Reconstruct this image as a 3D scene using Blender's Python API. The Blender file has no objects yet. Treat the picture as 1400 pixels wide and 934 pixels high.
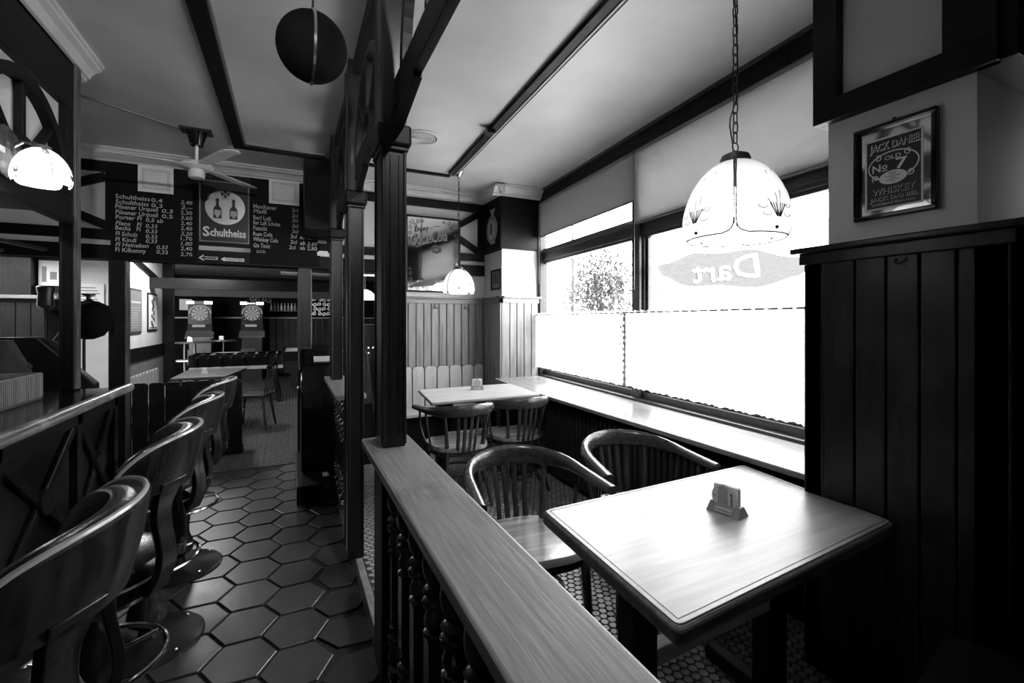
import bpy, bmesh, math, random
from mathutils import Vector, Matrix
random.seed(7)
C = bpy.context.scene.collection
PI = math.pi

# ---------------------------------------------------------------- camera, world, lights, exposure
F_PX, VPX, HOR, CAMH = 628.0, 397.0, 438.0, 1.5
YAW = math.atan((700 - VPX) / F_PX)
cam_data = bpy.data.cameras.new('camera')
cam_data.sensor_width = 36.0
cam_data.lens = F_PX / 1400 * 36.0
cam_data.shift_y = -(467 - HOR) / 1400
cam_data.clip_start = 0.02
cam = bpy.data.objects.new('camera', cam_data); C.objects.link(cam)
cam.location = (0, 0, CAMH)
cam.rotation_euler = (PI / 2, 0, -YAW)
bpy.context.scene.camera = cam

world = bpy.data.worlds.new('sky'); bpy.context.scene.world = world
world.use_nodes = True
wn = world.node_tree; wn.nodes.clear()
wo = wn.nodes.new('ShaderNodeOutputWorld'); wb = wn.nodes.new('ShaderNodeBackground')
wtc = wn.nodes.new('ShaderNodeTexCoord'); wsep = wn.nodes.new('ShaderNodeSeparateXYZ'); wr = wn.nodes.new('ShaderNodeValToRGB')
wn.links.new(wtc.outputs['Generated'], wsep.inputs[0]); wn.links.new(wsep.outputs['Z'], wr.inputs[0])
wr.color_ramp.elements[0].position = 0.0; wr.color_ramp.elements[0].color = (0.85, 0.85, 0.85, 1)
wr.color_ramp.elements[1].position = 0.6; wr.color_ramp.elements[1].color = (1, 1, 1, 1)
wn.links.new(wr.outputs[0], wb.inputs['Color'])
wb.inputs['Strength'].default_value = 24.0
wn.links.new(wb.outputs[0], wo.inputs[0])

def area_light(name, loc, rot, sx, sy, power, portal=False):
    l = bpy.data.lights.new(name, 'AREA'); l.shape = 'RECTANGLE'; l.size = sx; l.size_y = sy
    l.energy = power
    if portal: l.cycles.is_portal = True
    o = bpy.data.objects.new(name, l); C.objects.link(o); o.location = loc; o.rotation_euler = rot
    return o
# daylight portal in the window wall (guides sampling of the sky, gives no light itself)
area_light('window_portal', (2.72, 2.9, 1.75), (0, PI / 2, -0.067), 2.1, 4.6, 1, portal=True)

# ceiling spotlight of the aisle, just above the frame (its housing is built with the ceiling)
sl_ = bpy.data.lights.new('aisle_spot', 'SPOT'); sl_.energy = 105; sl_.spot_size = math.radians(125); sl_.spot_blend = .6; sl_.shadow_soft_size = .035
so_ = bpy.data.objects.new('aisle_spot', sl_); C.objects.link(so_); so_.location = (.66, .85, 2.93)
so_.rotation_euler = (Vector((-.35, 3.0, .2)) - Vector((.66, .85, 2.93))).to_track_quat('-Z', 'Y').to_euler()

# added spot behind the camera without a fixture, brightens the drinks boards
s2_ = bpy.data.lights.new('board_fill_spot', 'SPOT'); s2_.energy = 210; s2_.spot_size = math.radians(44); s2_.spot_blend = .7; s2_.shadow_soft_size = .06
so2 = bpy.data.objects.new('board_fill_spot', s2_); C.objects.link(so2); so2.location = (-.15, -.2, 2.72)
so2.rotation_euler = (Vector((-.62, 5.3, 2.55)) - Vector((-.15, -.2, 2.72))).to_track_quat('-Z', 'Y').to_euler()

vs = bpy.context.scene.view_settings
vs.view_transform = 'Standard'; vs.look = 'None'; vs.gamma = 1.0; vs.use_curve_mapping = False
vs.exposure = 0.0
cy = bpy.context.scene.cycles
cy.max_bounces = 8; cy.diffuse_bounces = 4; cy.glossy_bounces = 3; cy.transmission_bounces = 6; cy.transparent_max_bounces = 28
cy.caustics_reflective = False; cy.caustics_refractive = False
cy.sample_clamp_indirect = 6.0
cy.use_denoising = True

# ---------------------------------------------------------------- materials
MATS = {}
def new_mat(name):
    m = bpy.data.materials.new(name); m.use_nodes = True
    MATS[name] = m
    nt = m.node_tree
    return m, nt, nt.nodes['Principled BSDF']
def grey(v): return (v, v, v, 1)
def mottled(name, lo, hi, rough=0.5, scale=6.0, stretch=(1, 1, 1), bump=0.0, bscale=60.0, metal=0.0, spec=0.5, coat=0.0, rvar=0.0, detail=4, p0=.3, p1=.7):
    """grey material with a noise between lo and hi and optional fine relief"""
    m, nt, b = new_mat(name)
    tc = nt.nodes.new('ShaderNodeTexCoord'); mp = nt.nodes.new('ShaderNodeMapping'); mp.inputs['Scale'].default_value = stretch
    nz = nt.nodes.new('ShaderNodeTexNoise'); nz.inputs['Scale'].default_value = scale; nz.inputs['Detail'].default_value = detail
    r = nt.nodes.new('ShaderNodeValToRGB')
    r.color_ramp.elements[0].position = p0; r.color_ramp.elements[0].color = grey(lo)
    r.color_ramp.elements[1].position = p1; r.color_ramp.elements[1].color = grey(hi)
    nt.links.new(tc.outputs['Object'], mp.inputs[0]); nt.links.new(mp.outputs[0], nz.inputs['Vector'])
    nt.links.new(nz.outputs['Fac'], r.inputs[0]); nt.links.new(r.outputs[0], b.inputs['Base Color'])
    b.inputs['Roughness'].default_value = rough; b.inputs['Metallic'].default_value = metal
    b.inputs['Specular IOR Level'].default_value = spec; b.inputs['Coat Weight'].default_value = coat
    if rvar:
        mr = nt.nodes.new('ShaderNodeMapRange'); mr.inputs['To Min'].default_value = max(.03, rough - rvar); mr.inputs['To Max'].default_value = rough + rvar
        nt.links.new(nz.outputs['Fac'], mr.inputs[0]); nt.links.new(mr.outputs[0], b.inputs['Roughness'])
    if bump:
        n2 = nt.nodes.new('ShaderNodeTexNoise'); n2.inputs['Scale'].default_value = bscale; n2.inputs['Detail'].default_value = 5
        nt.links.new(mp.outputs[0], n2.inputs['Vector'])
        bp = nt.nodes.new('ShaderNodeBump'); bp.inputs['Strength'].default_value = bump; bp.inputs['Distance'].default_value = 0.004
        nt.links.new(n2.outputs['Fac'], bp.inputs['Height']); nt.links.new(bp.outputs[0], b.inputs['Normal'])
    return m
def wood(name, lo, hi, axis='y', rough=0.35, bump=0.15, coat=0.0, wear=0.0, scale=5.0):
    """wood: grain streaks along one axis, soft knots and optional pale scuffs"""
    m, nt, b = new_mat(name)
    tc = nt.nodes.new('ShaderNodeTexCoord'); mp = nt.nodes.new('ShaderNodeMapping')
    st = {'x': (0.6, 9, 9), 'y': (9, 0.6, 9), 'z': (9, 9, 0.6)}[axis]
    mp.inputs['Scale'].default_value = st
    oi = nt.nodes.new('ShaderNodeObjectInfo'); ad = nt.nodes.new('ShaderNodeVectorMath'); ad.operation = 'ADD'
    sc = nt.nodes.new('ShaderNodeMath'); sc.operation = 'MULTIPLY'; sc.inputs[1].default_value = 37.0
    nt.links.new(oi.outputs['Random'], sc.inputs[0]); nt.links.new(tc.outputs['Object'], mp.inputs[0])
    nt.links.new(mp.outputs[0], ad.inputs[0]); nt.links.new(sc.outputs[0], ad.inputs[1])
    n1 = nt.nodes.new('ShaderNodeTexNoise'); n1.inputs['Scale'].default_value = scale; n1.inputs['Detail'].default_value = 6; n1.inputs['Distortion'].default_value = 0.6
    nt.links.new(ad.outputs[0], n1.inputs['Vector'])
    r = nt.nodes.new('ShaderNodeValToRGB')
    r.color_ramp.elements[0].position = 0.32; r.color_ramp.elements[0].color = grey(lo)
    r.color_ramp.elements[1].position = 0.68; r.color_ramp.elements[1].color = grey(hi)
    nt.links.new(n1.outputs['Fac'], r.inputs[0])
    last = r.outputs[0]
    if wear:
        n3 = nt.nodes.new('ShaderNodeTexNoise'); n3.inputs['Scale'].default_value = 3.0; n3.inputs['Detail'].default_value = 9; n3.inputs['Roughness'].default_value = .7
        nt.links.new(tc.outputs['Object'], n3.inputs['Vector'])
        r3 = nt.nodes.new('ShaderNodeValToRGB'); r3.color_ramp.elements[0].position = .56; r3.color_ramp.elements[0].color = grey(0); r3.color_ramp.elements[1].position = .7; r3.color_ramp.elements[1].color = grey(1)
        nt.links.new(n3.outputs['Fac'], r3.inputs[0])
        mx = nt.nodes.new('ShaderNodeMixRGB'); mx.inputs[2].default_value = grey(wear)
        nt.links.new(r3.outputs[0], mx.inputs[0]); nt.links.new(last, mx.inputs[1]); last = mx.outputs[0]
    nt.links.new(last, b.inputs['Base Color'])
    b.inputs['Roughness'].default_value = rough; b.inputs['Coat Weight'].default_value = coat; b.inputs['Coat Roughness'].default_value = .25
    b.inputs['Specular IOR Level'].default_value = .18 if hi < .007 else (.3 if hi < .021 else .5)
    bp = nt.nodes.new('ShaderNodeBump'); bp.inputs['Strength'].default_value = bump; bp.inputs['Distance'].default_value = 0.003
    nt.links.new(n1.outputs['Fac'], bp.inputs['Height']); nt.links.new(bp.outputs[0], b.inputs['Normal'])
    return m
def plain(name, v, rough=0.5, metal=0.0, spec=0.5): return mottled(name, v * .93, v * 1.05, rough, 8, metal=metal, spec=spec)
def emit(name, v, s):
    m, nt, b = new_mat(name)
    b.inputs['Base Color'].default_value = grey(v); b.inputs['Emission Color'].default_value = grey(v); b.inputs['Emission Strength'].default_value = s
    return m
def facing_mask(nt, k=.45, p=4.0):
    lw = nt.nodes.new('ShaderNodeLayerWeight'); lw.inputs[0].default_value = .5
    a = nt.nodes.new('ShaderNodeMath'); a.operation = 'POWER'; a.inputs[1].default_value = p; nt.links.new(lw.outputs['Facing'], a.inputs[0])
    b = nt.nodes.new('ShaderNodeMath'); b.operation = 'MULTIPLY_ADD'; b.inputs[1].default_value = k; b.inputs[2].default_value = .03; nt.links.new(a.outputs[0], b.inputs[0])
    return b.outputs[0]
def glass(name, tint=1.0, rough=0.0, refl=0.12):
    m, nt, b = new_mat(name); nt.nodes.remove(b)
    out = nt.nodes['Material Output']
    t = nt.nodes.new('ShaderNodeBsdfTransparent'); t.inputs[0].default_value = grey(tint)
    g = nt.nodes.new('ShaderNodeBsdfGlossy'); g.inputs['Roughness'].default_value = rough
    mx = nt.nodes.new('ShaderNodeMixShader')
    nt.links.new(facing_mask(nt), mx.inputs[0]); nt.links.new(t.outputs[0], mx.inputs[1]); nt.links.new(g.outputs[0], mx.inputs[2]); nt.links.new(mx.outputs[0], out.inputs[0])
    return m
def sheer(name, v, trans, clear=0.0, spec=False):
    """cloth or frosted glass: diffuse + translucent (+ a share of clear see-through)"""
    m, nt, b = new_mat(name); nt.nodes.remove(b)
    out = nt.nodes['Material Output']
    d = nt.nodes.new('ShaderNodeBsdfDiffuse'); d.inputs[0].default_value = grey(v)
    t = nt.nodes.new('ShaderNodeBsdfTranslucent'); t.inputs[0].default_value = grey(v)
    nz = nt.nodes.new('ShaderNodeTexNoise'); nz.inputs['Scale'].default_value = 25
    tc = nt.nodes.new('ShaderNodeTexCoord'); nt.links.new(tc.outputs['Object'], nz.inputs['Vector'])
    mr = nt.nodes.new('ShaderNodeMapRange'); mr.inputs['To Min'].default_value = trans - .05; mr.inputs['To Max'].default_value = trans + .05
    nt.links.new(nz.outputs['Fac'], mr.inputs[0])
    mx = nt.nodes.new('ShaderNodeMixShader'); nt.links.new(mr.outputs[0], mx.inputs[0])
    nt.links.new(d.outputs[0], mx.inputs[1]); nt.links.new(t.outputs[0], mx.inputs[2])
    last = mx
    if clear:
        tr = nt.nodes.new('ShaderNodeBsdfTransparent'); m2 = nt.nodes.new('ShaderNodeMixShader'); m2.inputs[0].default_value = clear
        nt.links.new(last.outputs[0], m2.inputs[1]); nt.links.new(tr.outputs[0], m2.inputs[2]); last = m2
    if spec:
        g = nt.nodes.new('ShaderNodeBsdfGlossy'); g.inputs['Roughness'].default_value = .05
        m3 = nt.nodes.new('ShaderNodeMixShader')
        nt.links.new(facing_mask(nt), m3.inputs[0]); nt.links.new(last.outputs[0], m3.inputs[1]); nt.links.new(g.outputs[0], m3.inputs[2]); last = m3
    nt.links.new(last.outputs[0], out.inputs[0])
    return m

for ax in 'xyz':
    wood('beam_wood_' + ax, .002, .0045, ax, .5, .12)
    wood('post_wood_' + ax, .004, .011, ax, .36, .15, wear=.018)
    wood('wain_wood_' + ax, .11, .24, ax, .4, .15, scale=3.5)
    wood('pale_wood_' + ax, .3, .42, ax, .4, .1)
    wood('chair_wood_' + ax, .022, .055, ax, .24, .08)
wood('rail_wood', .12, .2, 'y', .42, .3, wear=.07, scale=9)
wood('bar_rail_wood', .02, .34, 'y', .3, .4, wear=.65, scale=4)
wood('lit_edge', .03, .13, 'z', .3, .2, wear=.28, scale=6)  # paler wood standing in for light caught on the posts' right edges
wood('bar_top_wood', .005, .012, 'y', .09, .0)
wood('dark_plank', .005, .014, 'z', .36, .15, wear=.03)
wood('table_wood', .22, .34, 'x', .33, .05, scale=4)
wood('table_wood_far', .34, .48, 'x', .35, .05)
wood('table_edge', .07, .15, 'x', .3, .1)
wood('seat_wood', .13, .32, 'x', .2, .1, wear=.05, scale=3)
wood('stool_wood', .008, .036, 'z', .25, .12, scale=3)
wood('sill_wood', .2, .3, 'y', .22, .05)
wood('frame_wood', .015, .03, 'y', .35, .1)
mottled('plaster', .54, .64, .8, 2.5, bump=.3, bscale=90)
mottled('ceiling_paint', .50, .64, .36, 1.6, bump=.18, bscale=140, detail=6)
mottled('ceiling_left', .17, .24, .4, 1.6, bump=.18, bscale=140, detail=6)
mottled('moulding_paint', .55, .65, .45, 4)
mottled('hex_tile', .026, .046, .34, 5, bump=.2, bscale=30, rvar=.08, detail=7)
mottled('hex_tile_dark', .02, .035, .36, 6, bump=.2, bscale=30, rvar=.08, detail=7)
mottled('grout', .004, .008, .9, 40)
mottled('dot_tile', .16, .3, .3, 30)
mottled('dot_grout', .025, .05, .8, 60)
mottled('stone_strip', .10, .2, .5, 14, bump=.4, bscale=60)
mottled('carpet_back', .02, .05, .6, 9, stretch=(1, 1, 1)); mottled('carpet_rib', .05, .10, .45, 14)
plain('black', .006, .35); plain('black_gloss', .006, .1); plain('black_matte', .003, .9, spec=.1)
plain('soot', .012, .6)
mottled('leather', .007, .014, .22, 20, bump=.2, bscale=120)
plain('piping', .55, .22)
plain('chrome', .7, .15, metal=1.0); plain('brass', .3, .25, metal=1.0); plain('iron', .05, .35, metal=1.0)
mottled('base_plate', .008, .02, .28, 12, bump=.15)
plain('white_enamel', .85, .35); plain('white_paper', .75, .7); plain('paper_grey', .5, .7)
plain('grey_mid', .18, .5); plain('grey_dark', .05, .5); plain('grey_light', .4, .5)
mottled('board_black', .002, .004, .65, 3, spec=.15)
plain('chalk', .5, .9)
mottled('mirror_silver', .85, .93, .06, 2, metal=1.0)
plain('sign_dark', .006, .35, spec=.25)
mottled('sign_tin', .25, .5, .3, 3, metal=.5)
mottled('blind_cloth', .33, .4, .85, 2.5, stretch=(1, .3, 6))
plain('felt', .55, .9)
plain('facade', .55, .8); mottled('foliage', .055, .085, .9, 4, spec=.1); plain('pole_paint', .05, .8); plain('asphalt', .5, .9)
mottled('fabric_dark', .02, .05, .8, 9)
glass('window_glass', .97)
sheer('curtain_cloth', .85, .55, .12)
sheer('blind_sheer', .42, .16)
sheer('shade_glass', .85, .45, .1, spec=True)
sheer('lace_cloth', .3, .16)
sheer('blind_pale', .55, .3)
sheer('frosted_pane', .7, .35)
glass('decal_film', .21)
glass('decal_shadow', .88)
glass('decal_white', .9)
emit('bulb_glow', 1, 20); emit('tube_glow', 1, 6); emit('screen_glow', .9, 1.6); emit('screen_dim', .12, 1.1)
M = MATS

# ---------------------------------------------------------------- mesh helpers
class MB:
    """collects shapes; build() links them as ONE mesh object"""
    def __init__(s, T=None): s.v = []; s.f = []; s.T = T; s.sm = []
    def add(s, vs_, fs_, smooth=False):
        n = len(s.v)
        for p in vs_:
            p = Vector(p)
            s.v.append(s.T @ p if s.T else p)
        for f in fs_: s.f.append([i + n for i in f]); s.sm.append(smooth)
        return s
    def box(s, x0, y0, z0, x1, y1, z1):
        if x0 > x1: x0, x1 = x1, x0
        if y0 > y1: y0, y1 = y1, y0
        if z0 > z1: z0, z1 = z1, z0
        return s.add([(x0, y0, z0), (x1, y0, z0), (x1, y1, z0), (x0, y1, z0), (x0, y0, z1), (x1, y0, z1), (x1, y1, z1), (x0, y1, z1)],
                     [(3, 2, 1, 0), (4, 5, 6, 7), (0, 1, 5, 4), (1, 2, 6, 5), (2, 3, 7, 6), (3, 0, 4, 7)])
    def bar(s, a, b, w, h, up=(0, 0, 1)):
        """box from a to b: w across, h along up"""
        a = Vector(a); b = Vector(b); d = (b - a).normalized(); up = Vector(up)
        r = d.cross(up)
        if r.length < 1e-4: r = d.cross(Vector((1, 0, 0)))
        r.normalize(); u = r.cross(d).normalized()
        r = r * w / 2; u = u * h / 2
        P = [a - r - u, a + r - u, a + r + u, a - r + u, b - r - u, b + r - u, b + r + u, b - r + u]
        return s.add(P, [(3, 2, 1, 0), (4, 5, 6, 7), (0, 1, 5, 4), (1, 2, 6, 5), (2, 3, 7, 6), (3, 0, 4, 7)])
    def prism(s, poly, off, smooth=False):
        """polygon (3D points) extruded by vector off"""
        off = Vector(off); n = len(poly); P = [Vector(p) for p in poly]
        fs_ = [list(range(n))[::-1], [n + i for i in range(n)]] + [(i, (i + 1) % n, n + (i + 1) % n, n + i) for i in range(n)]
        return s.add(P + [p + off for p in P], fs_, smooth)
    def lathe(s, prof, c=(0, 0, 0), n=20, axis='z', cap=True):
        """prof: list of (radius, height)"""
        vs_ = []; fs_ = []
        for r, z in prof:
            for k in range(n):
                a = 2 * PI * k / n; x, y = r * math.cos(a), r * math.sin(a)
                p = {'z': (x, y, z), 'x': (z, x, y), 'y': (y, z, x)}[axis]
                vs_.append((p[0] + c[0], p[1] + c[1], p[2] + c[2]))
        for i in range(len(prof) - 1):
            for k in range(n):
                k2 = (k + 1) % n
                fs_.append((i * n + k, i * n + k2, (i + 1) * n + k2, (i + 1) * n + k))
        if cap:
            fs_.append(tuple(range(n))[::-1]); m = (len(prof) - 1) * n; fs_.append(tuple(m + k for k in range(n)))
        return s.add(vs_, fs_, True)
    def tube(s, pts, r, n=8, closed=False, cap=True, up=None):
        """round (or elliptic: r=(ru, rv) tuples) sweep through points"""
        P = [Vector(p) for p in pts]; N = len(P)
        R = r if isinstance(r, list) else [r] * N
        vs_ = []; fs_ = []; prev = None
        for i in range(N):
            if closed: t = (P[(i + 1) % N] - P[i - 1])
            else: t = P[min(i + 1, N - 1)] - P[max(i - 1, 0)]
            t.normalize()
            if up is not None: u = Vector(up)
            elif prev is None: u = Vector((0, 0, 1)) if abs(t.z) < .9 else Vector((1, 0, 0))
            else: u = prev
            u = (u - t * u.dot(t)).normalized(); prev = u; w = t.cross(u)
            ru, rv = R[i] if isinstance(R[i], tuple) else (R[i], R[i])
            for k in range(n):
                a = 2 * PI * k / n
                vs_.append(P[i] + u * (ru * math.cos(a)) + w * (rv * math.sin(a)))
        M_ = N if closed else N - 1
        for i in range(M_):
            j = (i + 1) % N
            for k in range(n):
                k2 = (k + 1) % n
                fs_.append((i * n + k, i * n + k2, j * n + k2, j * n + k))
        if cap and not closed:
            fs_.append(tuple(range(n))[::-1]); fs_.append(tuple((N - 1) * n + k for k in range(n)))
        return s.add(vs_, fs_, True)
    def ball(s, c, r, n=16, m=10, sz=1.0):
        prof = [(max(1e-4, r * math.sin(PI * i / m)), -r * sz * math.cos(PI * i / m)) for i in range(m + 1)]
        return s.lathe(prof, c, n)
    def build(s, name, mat, parent=None, bevel=0, seg=2, flat=False):
        me = bpy.data.meshes.new(name)
        off = parent.location if (parent is not None and parent.parent is None) else (parent.parent.location if parent is not None else None)
        V = [tuple(p - off) if off is not None else tuple(p) for p in s.v]
        me.from_pydata(V, [], s.f); me.update()
        if not flat:
            for p, q in zip(me.polygons, s.sm): p.use_smooth = q
        me.materials.append(M[mat] if isinstance(mat, str) else mat)
        bm = bmesh.new(); bm.from_mesh(me); bmesh.ops.recalc_face_normals(bm, faces=bm.faces); bm.to_mesh(me); bm.free()
        if any(s.sm) and not flat: 
            try: me.set_sharp_from_angle(angle=math.radians(38))
            except Exception: pass
        o = bpy.data.objects.new(name, me); C.objects.link(o)
        if parent is not None: o.parent = parent
        if bevel:
            b = o.modifiers.new('bevel', 'BEVEL'); b.width = bevel; b.segments = seg; b.limit_method = 'ANGLE'; b.angle_limit = math.radians(40)
        return o
def tag(o, label=None, cat=None, group=None, kind=None):
    if label: o['label'] = label
    if cat: o['category'] = cat
    if group: o['group'] = group
    if kind: o['kind'] = kind
    return o
def thing(name, label, cat, loc=(0, 0, 0), group=None):
    o = bpy.data.objects.new(name, None); C.objects.link(o); o.location = loc; o.empty_display_size = .1
    return tag(o, label, cat, group)
def struct(name, mb, mat, bevel=0):
    o = mb.build(name, mat, None, bevel); o['kind'] = 'structure'; return o
def struct_root(name, loc=(0, 0, 0)):
    o = bpy.data.objects.new(name, None); C.objects.link(o); o.location = loc; o['kind'] = 'structure'; return o
def B1(x0, y0, z0, x1, y1, z1, T=None): return MB(T).box(x0, y0, z0, x1, y1, z1)
def copy_tree(o, parent=None, name=None):
    c = o.copy(); C.objects.link(c)
    if parent is not None: c.parent = parent
    for ch in list(o.children): copy_tree(ch, c)
    return c
def plane_T(origin, right, up):
    r = Vector(right).normalized(); u = Vector(up).normalized(); n = r.cross(u)
    return Matrix(((r.x, u.x, n.x, origin[0]), (r.y, u.y, n.y, origin[1]), (r.z, u.z, n.z, origin[2]), (0, 0, 0, 1)))
_tc = {}
def text_geo(txt, size, bold=0.0, shear=0.0, depth=.0008, sx=1.0, spacing=1.0):
    key = (txt, size, bold, shear, depth, sx, spacing)
    if key in _tc: return _tc[key]
    cu = bpy.data.curves.new('t', 'FONT'); cu.body = txt; cu.size = size; cu.offset = bold * size; cu.shear = shear
    cu.extrude = depth; cu.resolution_u = 2; cu.space_character = spacing
    ob = bpy.data.objects.new('t', cu); C.objects.link(ob)
    dg = bpy.context.evaluated_depsgraph_get(); me = bpy.data.meshes.new_from_object(ob.evaluated_get(dg))
    vs_ = [(v.co.x * sx, v.co.y, v.co.z) for v in me.vertices]; fs_ = [tuple(p.vertices) for p in me.polygons]
    bpy.data.objects.remove(ob); bpy.data.curves.remove(cu); bpy.data.meshes.remove(me)
    w = max([v[0] for v in vs_], default=0) - min([v[0] for v in vs_], default=0)
    x0 = min([v[0] for v in vs_], default=0)
    _tc[key] = (vs_, fs_, w, x0)
    return _tc[key]
def put_text(mb, txt, x, y, size, z=0.001, width=None, center=False, rot=0, **k):
    vs_, fs_, w, x0 = text_geo(txt, size, **k)
    s = (width / w) if width and w else 1.0
    ww = w * s; dx = x - (ww / 2 if center else 0)
    cr, sr = math.cos(rot), math.sin(rot)
    out = []
    for vx, vy, vz in vs_:
        a = (vx - x0) * s; b = vy
        out.append((dx + a * cr - b * sr, y + a * sr + b * cr, z + vz))
    mb.add(out, fs_)
def disc(mb, cx, cy, r, z0, z1, n=28, ry=None):
    ry = ry or r
    mb.prism([(cx + r * math.cos(2 * PI * k / n), cy + ry * math.sin(2 * PI * k / n), z0) for k in range(n)], (0, 0, z1 - z0))
# ================================================================ SETTING
CEIL = 3.05
YB = 5.35          # far partition plane
P = 0.08           # raised dining floor
# aisle floor with hexagonal tiles
fl = struct('floor', B1(-3.4, -1.2, -.06, .35, YB, -.008), 'grout')
s_ = .1515
def hex_me():
    mb = MB(); r = s_ - .005
    pts = [(r * math.cos(PI / 3 * k), r * math.sin(PI / 3 * k), -.012) for k in range(6)]
    r2 = r - .004
    top = [(r2 * math.cos(PI / 3 * k), r2 * math.sin(PI / 3 * k), 0) for k in range(6)]
    mid = [(p[0], p[1], -.003) for p in pts]
    mb.add(pts + mid + top, [tuple(range(6))[::-1]] + [(i, (i + 1) % 6, 6 + (i + 1) % 6, 6 + i) for i in range(6)] + [(6 + i, 6 + (i + 1) % 6, 12 + (i + 1) % 6, 12 + i) for i in range(6)] + [tuple(12 + i for i in range(6))])
    return mb
proto = {}
for mn in ('hex_tile', 'hex_tile_dark'):
    o = hex_me().build('tile', mn, fl); proto[mn] = o
cnt = 0
used = {'hex_tile': False, 'hex_tile_dark': False}
for ci in range(-4, 3):
    cx_ = -.2015 + ci * .2295
    for rj in range(-2, 20):
        cy_ = 2.3445 - 1.626 + rj * .271 + (.1355 if ci % 2 else 0)
        if cx_ > .36 or cx_ < -1.0 or cy_ > 5.3: continue
        mn = random.choice(['hex_tile', 'hex_tile', 'hex_tile_dark'])
        if not used[mn]: o = proto[mn]; used[mn] = True
        else: o = proto[mn].copy(); C.objects.link(o)
        o.location = (cx_, cy_, random.uniform(-.001, .0008)); o.rotation_euler = (random.uniform(-.003, .003), random.uniform(-.003, .003), random.choice([0, PI / 3, 2 * PI / 3]))
        if cx_ > .25: o.scale = (.8, 1, 1); o.location.x = cx_ - .0
# raised dining floor with round mosaic
fd = struct('floor', B1(.385, -1.2, -.06, 2.75, YB, P - .006), 'dot_grout')
pitch = .041
dots = []
j = 0; y = .3
while y < 5.1:
    x = .41 + (pitch / 2 if j % 2 else 0)
    while x < 2.45:
        dots.append((x, y)); x += pitch
    y += pitch * .866; j += 1
fx, fy = math.sin(YAW), math.cos(YAW)
def vis(d):  # nearest dots seen between chairs and below the near table
    return abs(d[0] - 1.05) < .5 and 1.2 < d[1] < 1.75
def dot_me(mb, x, y, z=0.0, n=8, r=.0175):
    mb.prism([(x + r * math.cos(2 * PI * k / n), y + r * math.sin(2 * PI * k / n), P - .008 + z) for k in range(n)], (0, 0, .0105))
near = [d for d in dots if vis(d)]
near.sort(key=lambda d: d[0] * fx + d[1] * fy); near = near[:290]
ns_ = set(near)
mb = MB(); dot_me(mb, 0, 0, n=10); d0 = mb.build('mosaic_tile', 'dot_tile', fd)
for i, d in enumerate(near):
    o = d0 if i == 0 else d0.copy()
    if i: C.objects.link(o)
    o.location = (d[0], d[1], random.uniform(-.001, .001))
mb = MB()
for d in dots:
    if d not in ns_: dot_me(mb, d[0], d[1], random.uniform(-.001, .001))
mb.build('mosaic_tile_field', 'dot_tile', fd)['kind'] = 'stuff'
# threshold strip along the raised floor
struct('trim_1', B1(.348, -1.2, -.05, .386, YB, P + .002), 'stone_strip', .004)
# back room floor: ribbed carpet tiles
bf = struct('floor', B1(-4.2, YB, -.06, 2.75, 15.6, -.002), 'carpet_back')
mb = MB()
x = -1.6
while x < 1.6:
    y = YB + .05
    while y < 9.2:
        mb.box(x, y, -.004, x + .034, y + .05, .003); y += .075
    mb.box(x, 9.2, -.004, x + .034, 13.2, .003); x += .055
mb.build('carpet_rib', 'carpet_rib', bf)['kind'] = 'stuff'

# ceilings
struct('ceiling', B1(-3.4, -1.2, CEIL, .36, YB, CEIL + .1), 'ceiling_paint')
struct('ceiling', B1(.36, -1.2, CEIL, 3.0, YB, CEIL + .1), 'ceiling_paint')
struct('ceiling', B1(-4.2, YB + .12, 2.62, 3.0, 15.6, 2.72), 'grey_dark')
# dark ceiling strips (light track profile)
ct = thing('ceiling_track', 'long black lighting track rail across the bright ceiling towards the far pendant', 'track', (1.4, 2.5, CEIL))
MB().bar((1.335, .2, 3.035), (1.535, 4.62, 3.035), .085, .03).build('track_profile', 'beam_wood_y', ct)
MB().bar((1.355, .2, 3.018), (1.555, 4.62, 3.018), .012, .008).build('track_slot', 'grey_light', ct)
MB().box(1.40, 3.35, 2.985, 1.47, 3.43, 3.03).build('track_clip', 'black', ct, .005)
struct('trim_2', MB().box(.45, 4.68, 3.028, 1.53, 4.73, 3.05), 'beam_wood_x')
struct('trim_3', MB().box(-.45, -1.2, 3.02, -.365, 4.72, 3.05).box(-.365, 4.64, 3.02, .3, 4.72, 3.05), 'beam_wood_y')
struct('trim_4', MB().box(-.363, -1.2, 3.036, -.35, 4.63, 3.05).box(-.35, 4.62, 3.036, .3, 4.636, 3.05), 'grey_mid')
asp = thing('ceiling_spot', 'small ceiling spotlight above the foreground rail', 'spotlight', (.66, .85, 2.95))
MB().lathe([(.05, 3.0), (.06, 3.02), (.06, 3.05)], (.66, .85, 0), 20).build('base', 'black', asp)
MB().tube([(.66, .85, 3.0), (.64, .9, 2.96)], [.04, .055], 16).build('reflector', 'black', asp)
struct('trim_5', MB().bar((-1.6, 3.9, 3.043), (-.72, 4.55, 3.043), .02, .012), 'grey_mid')

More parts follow.
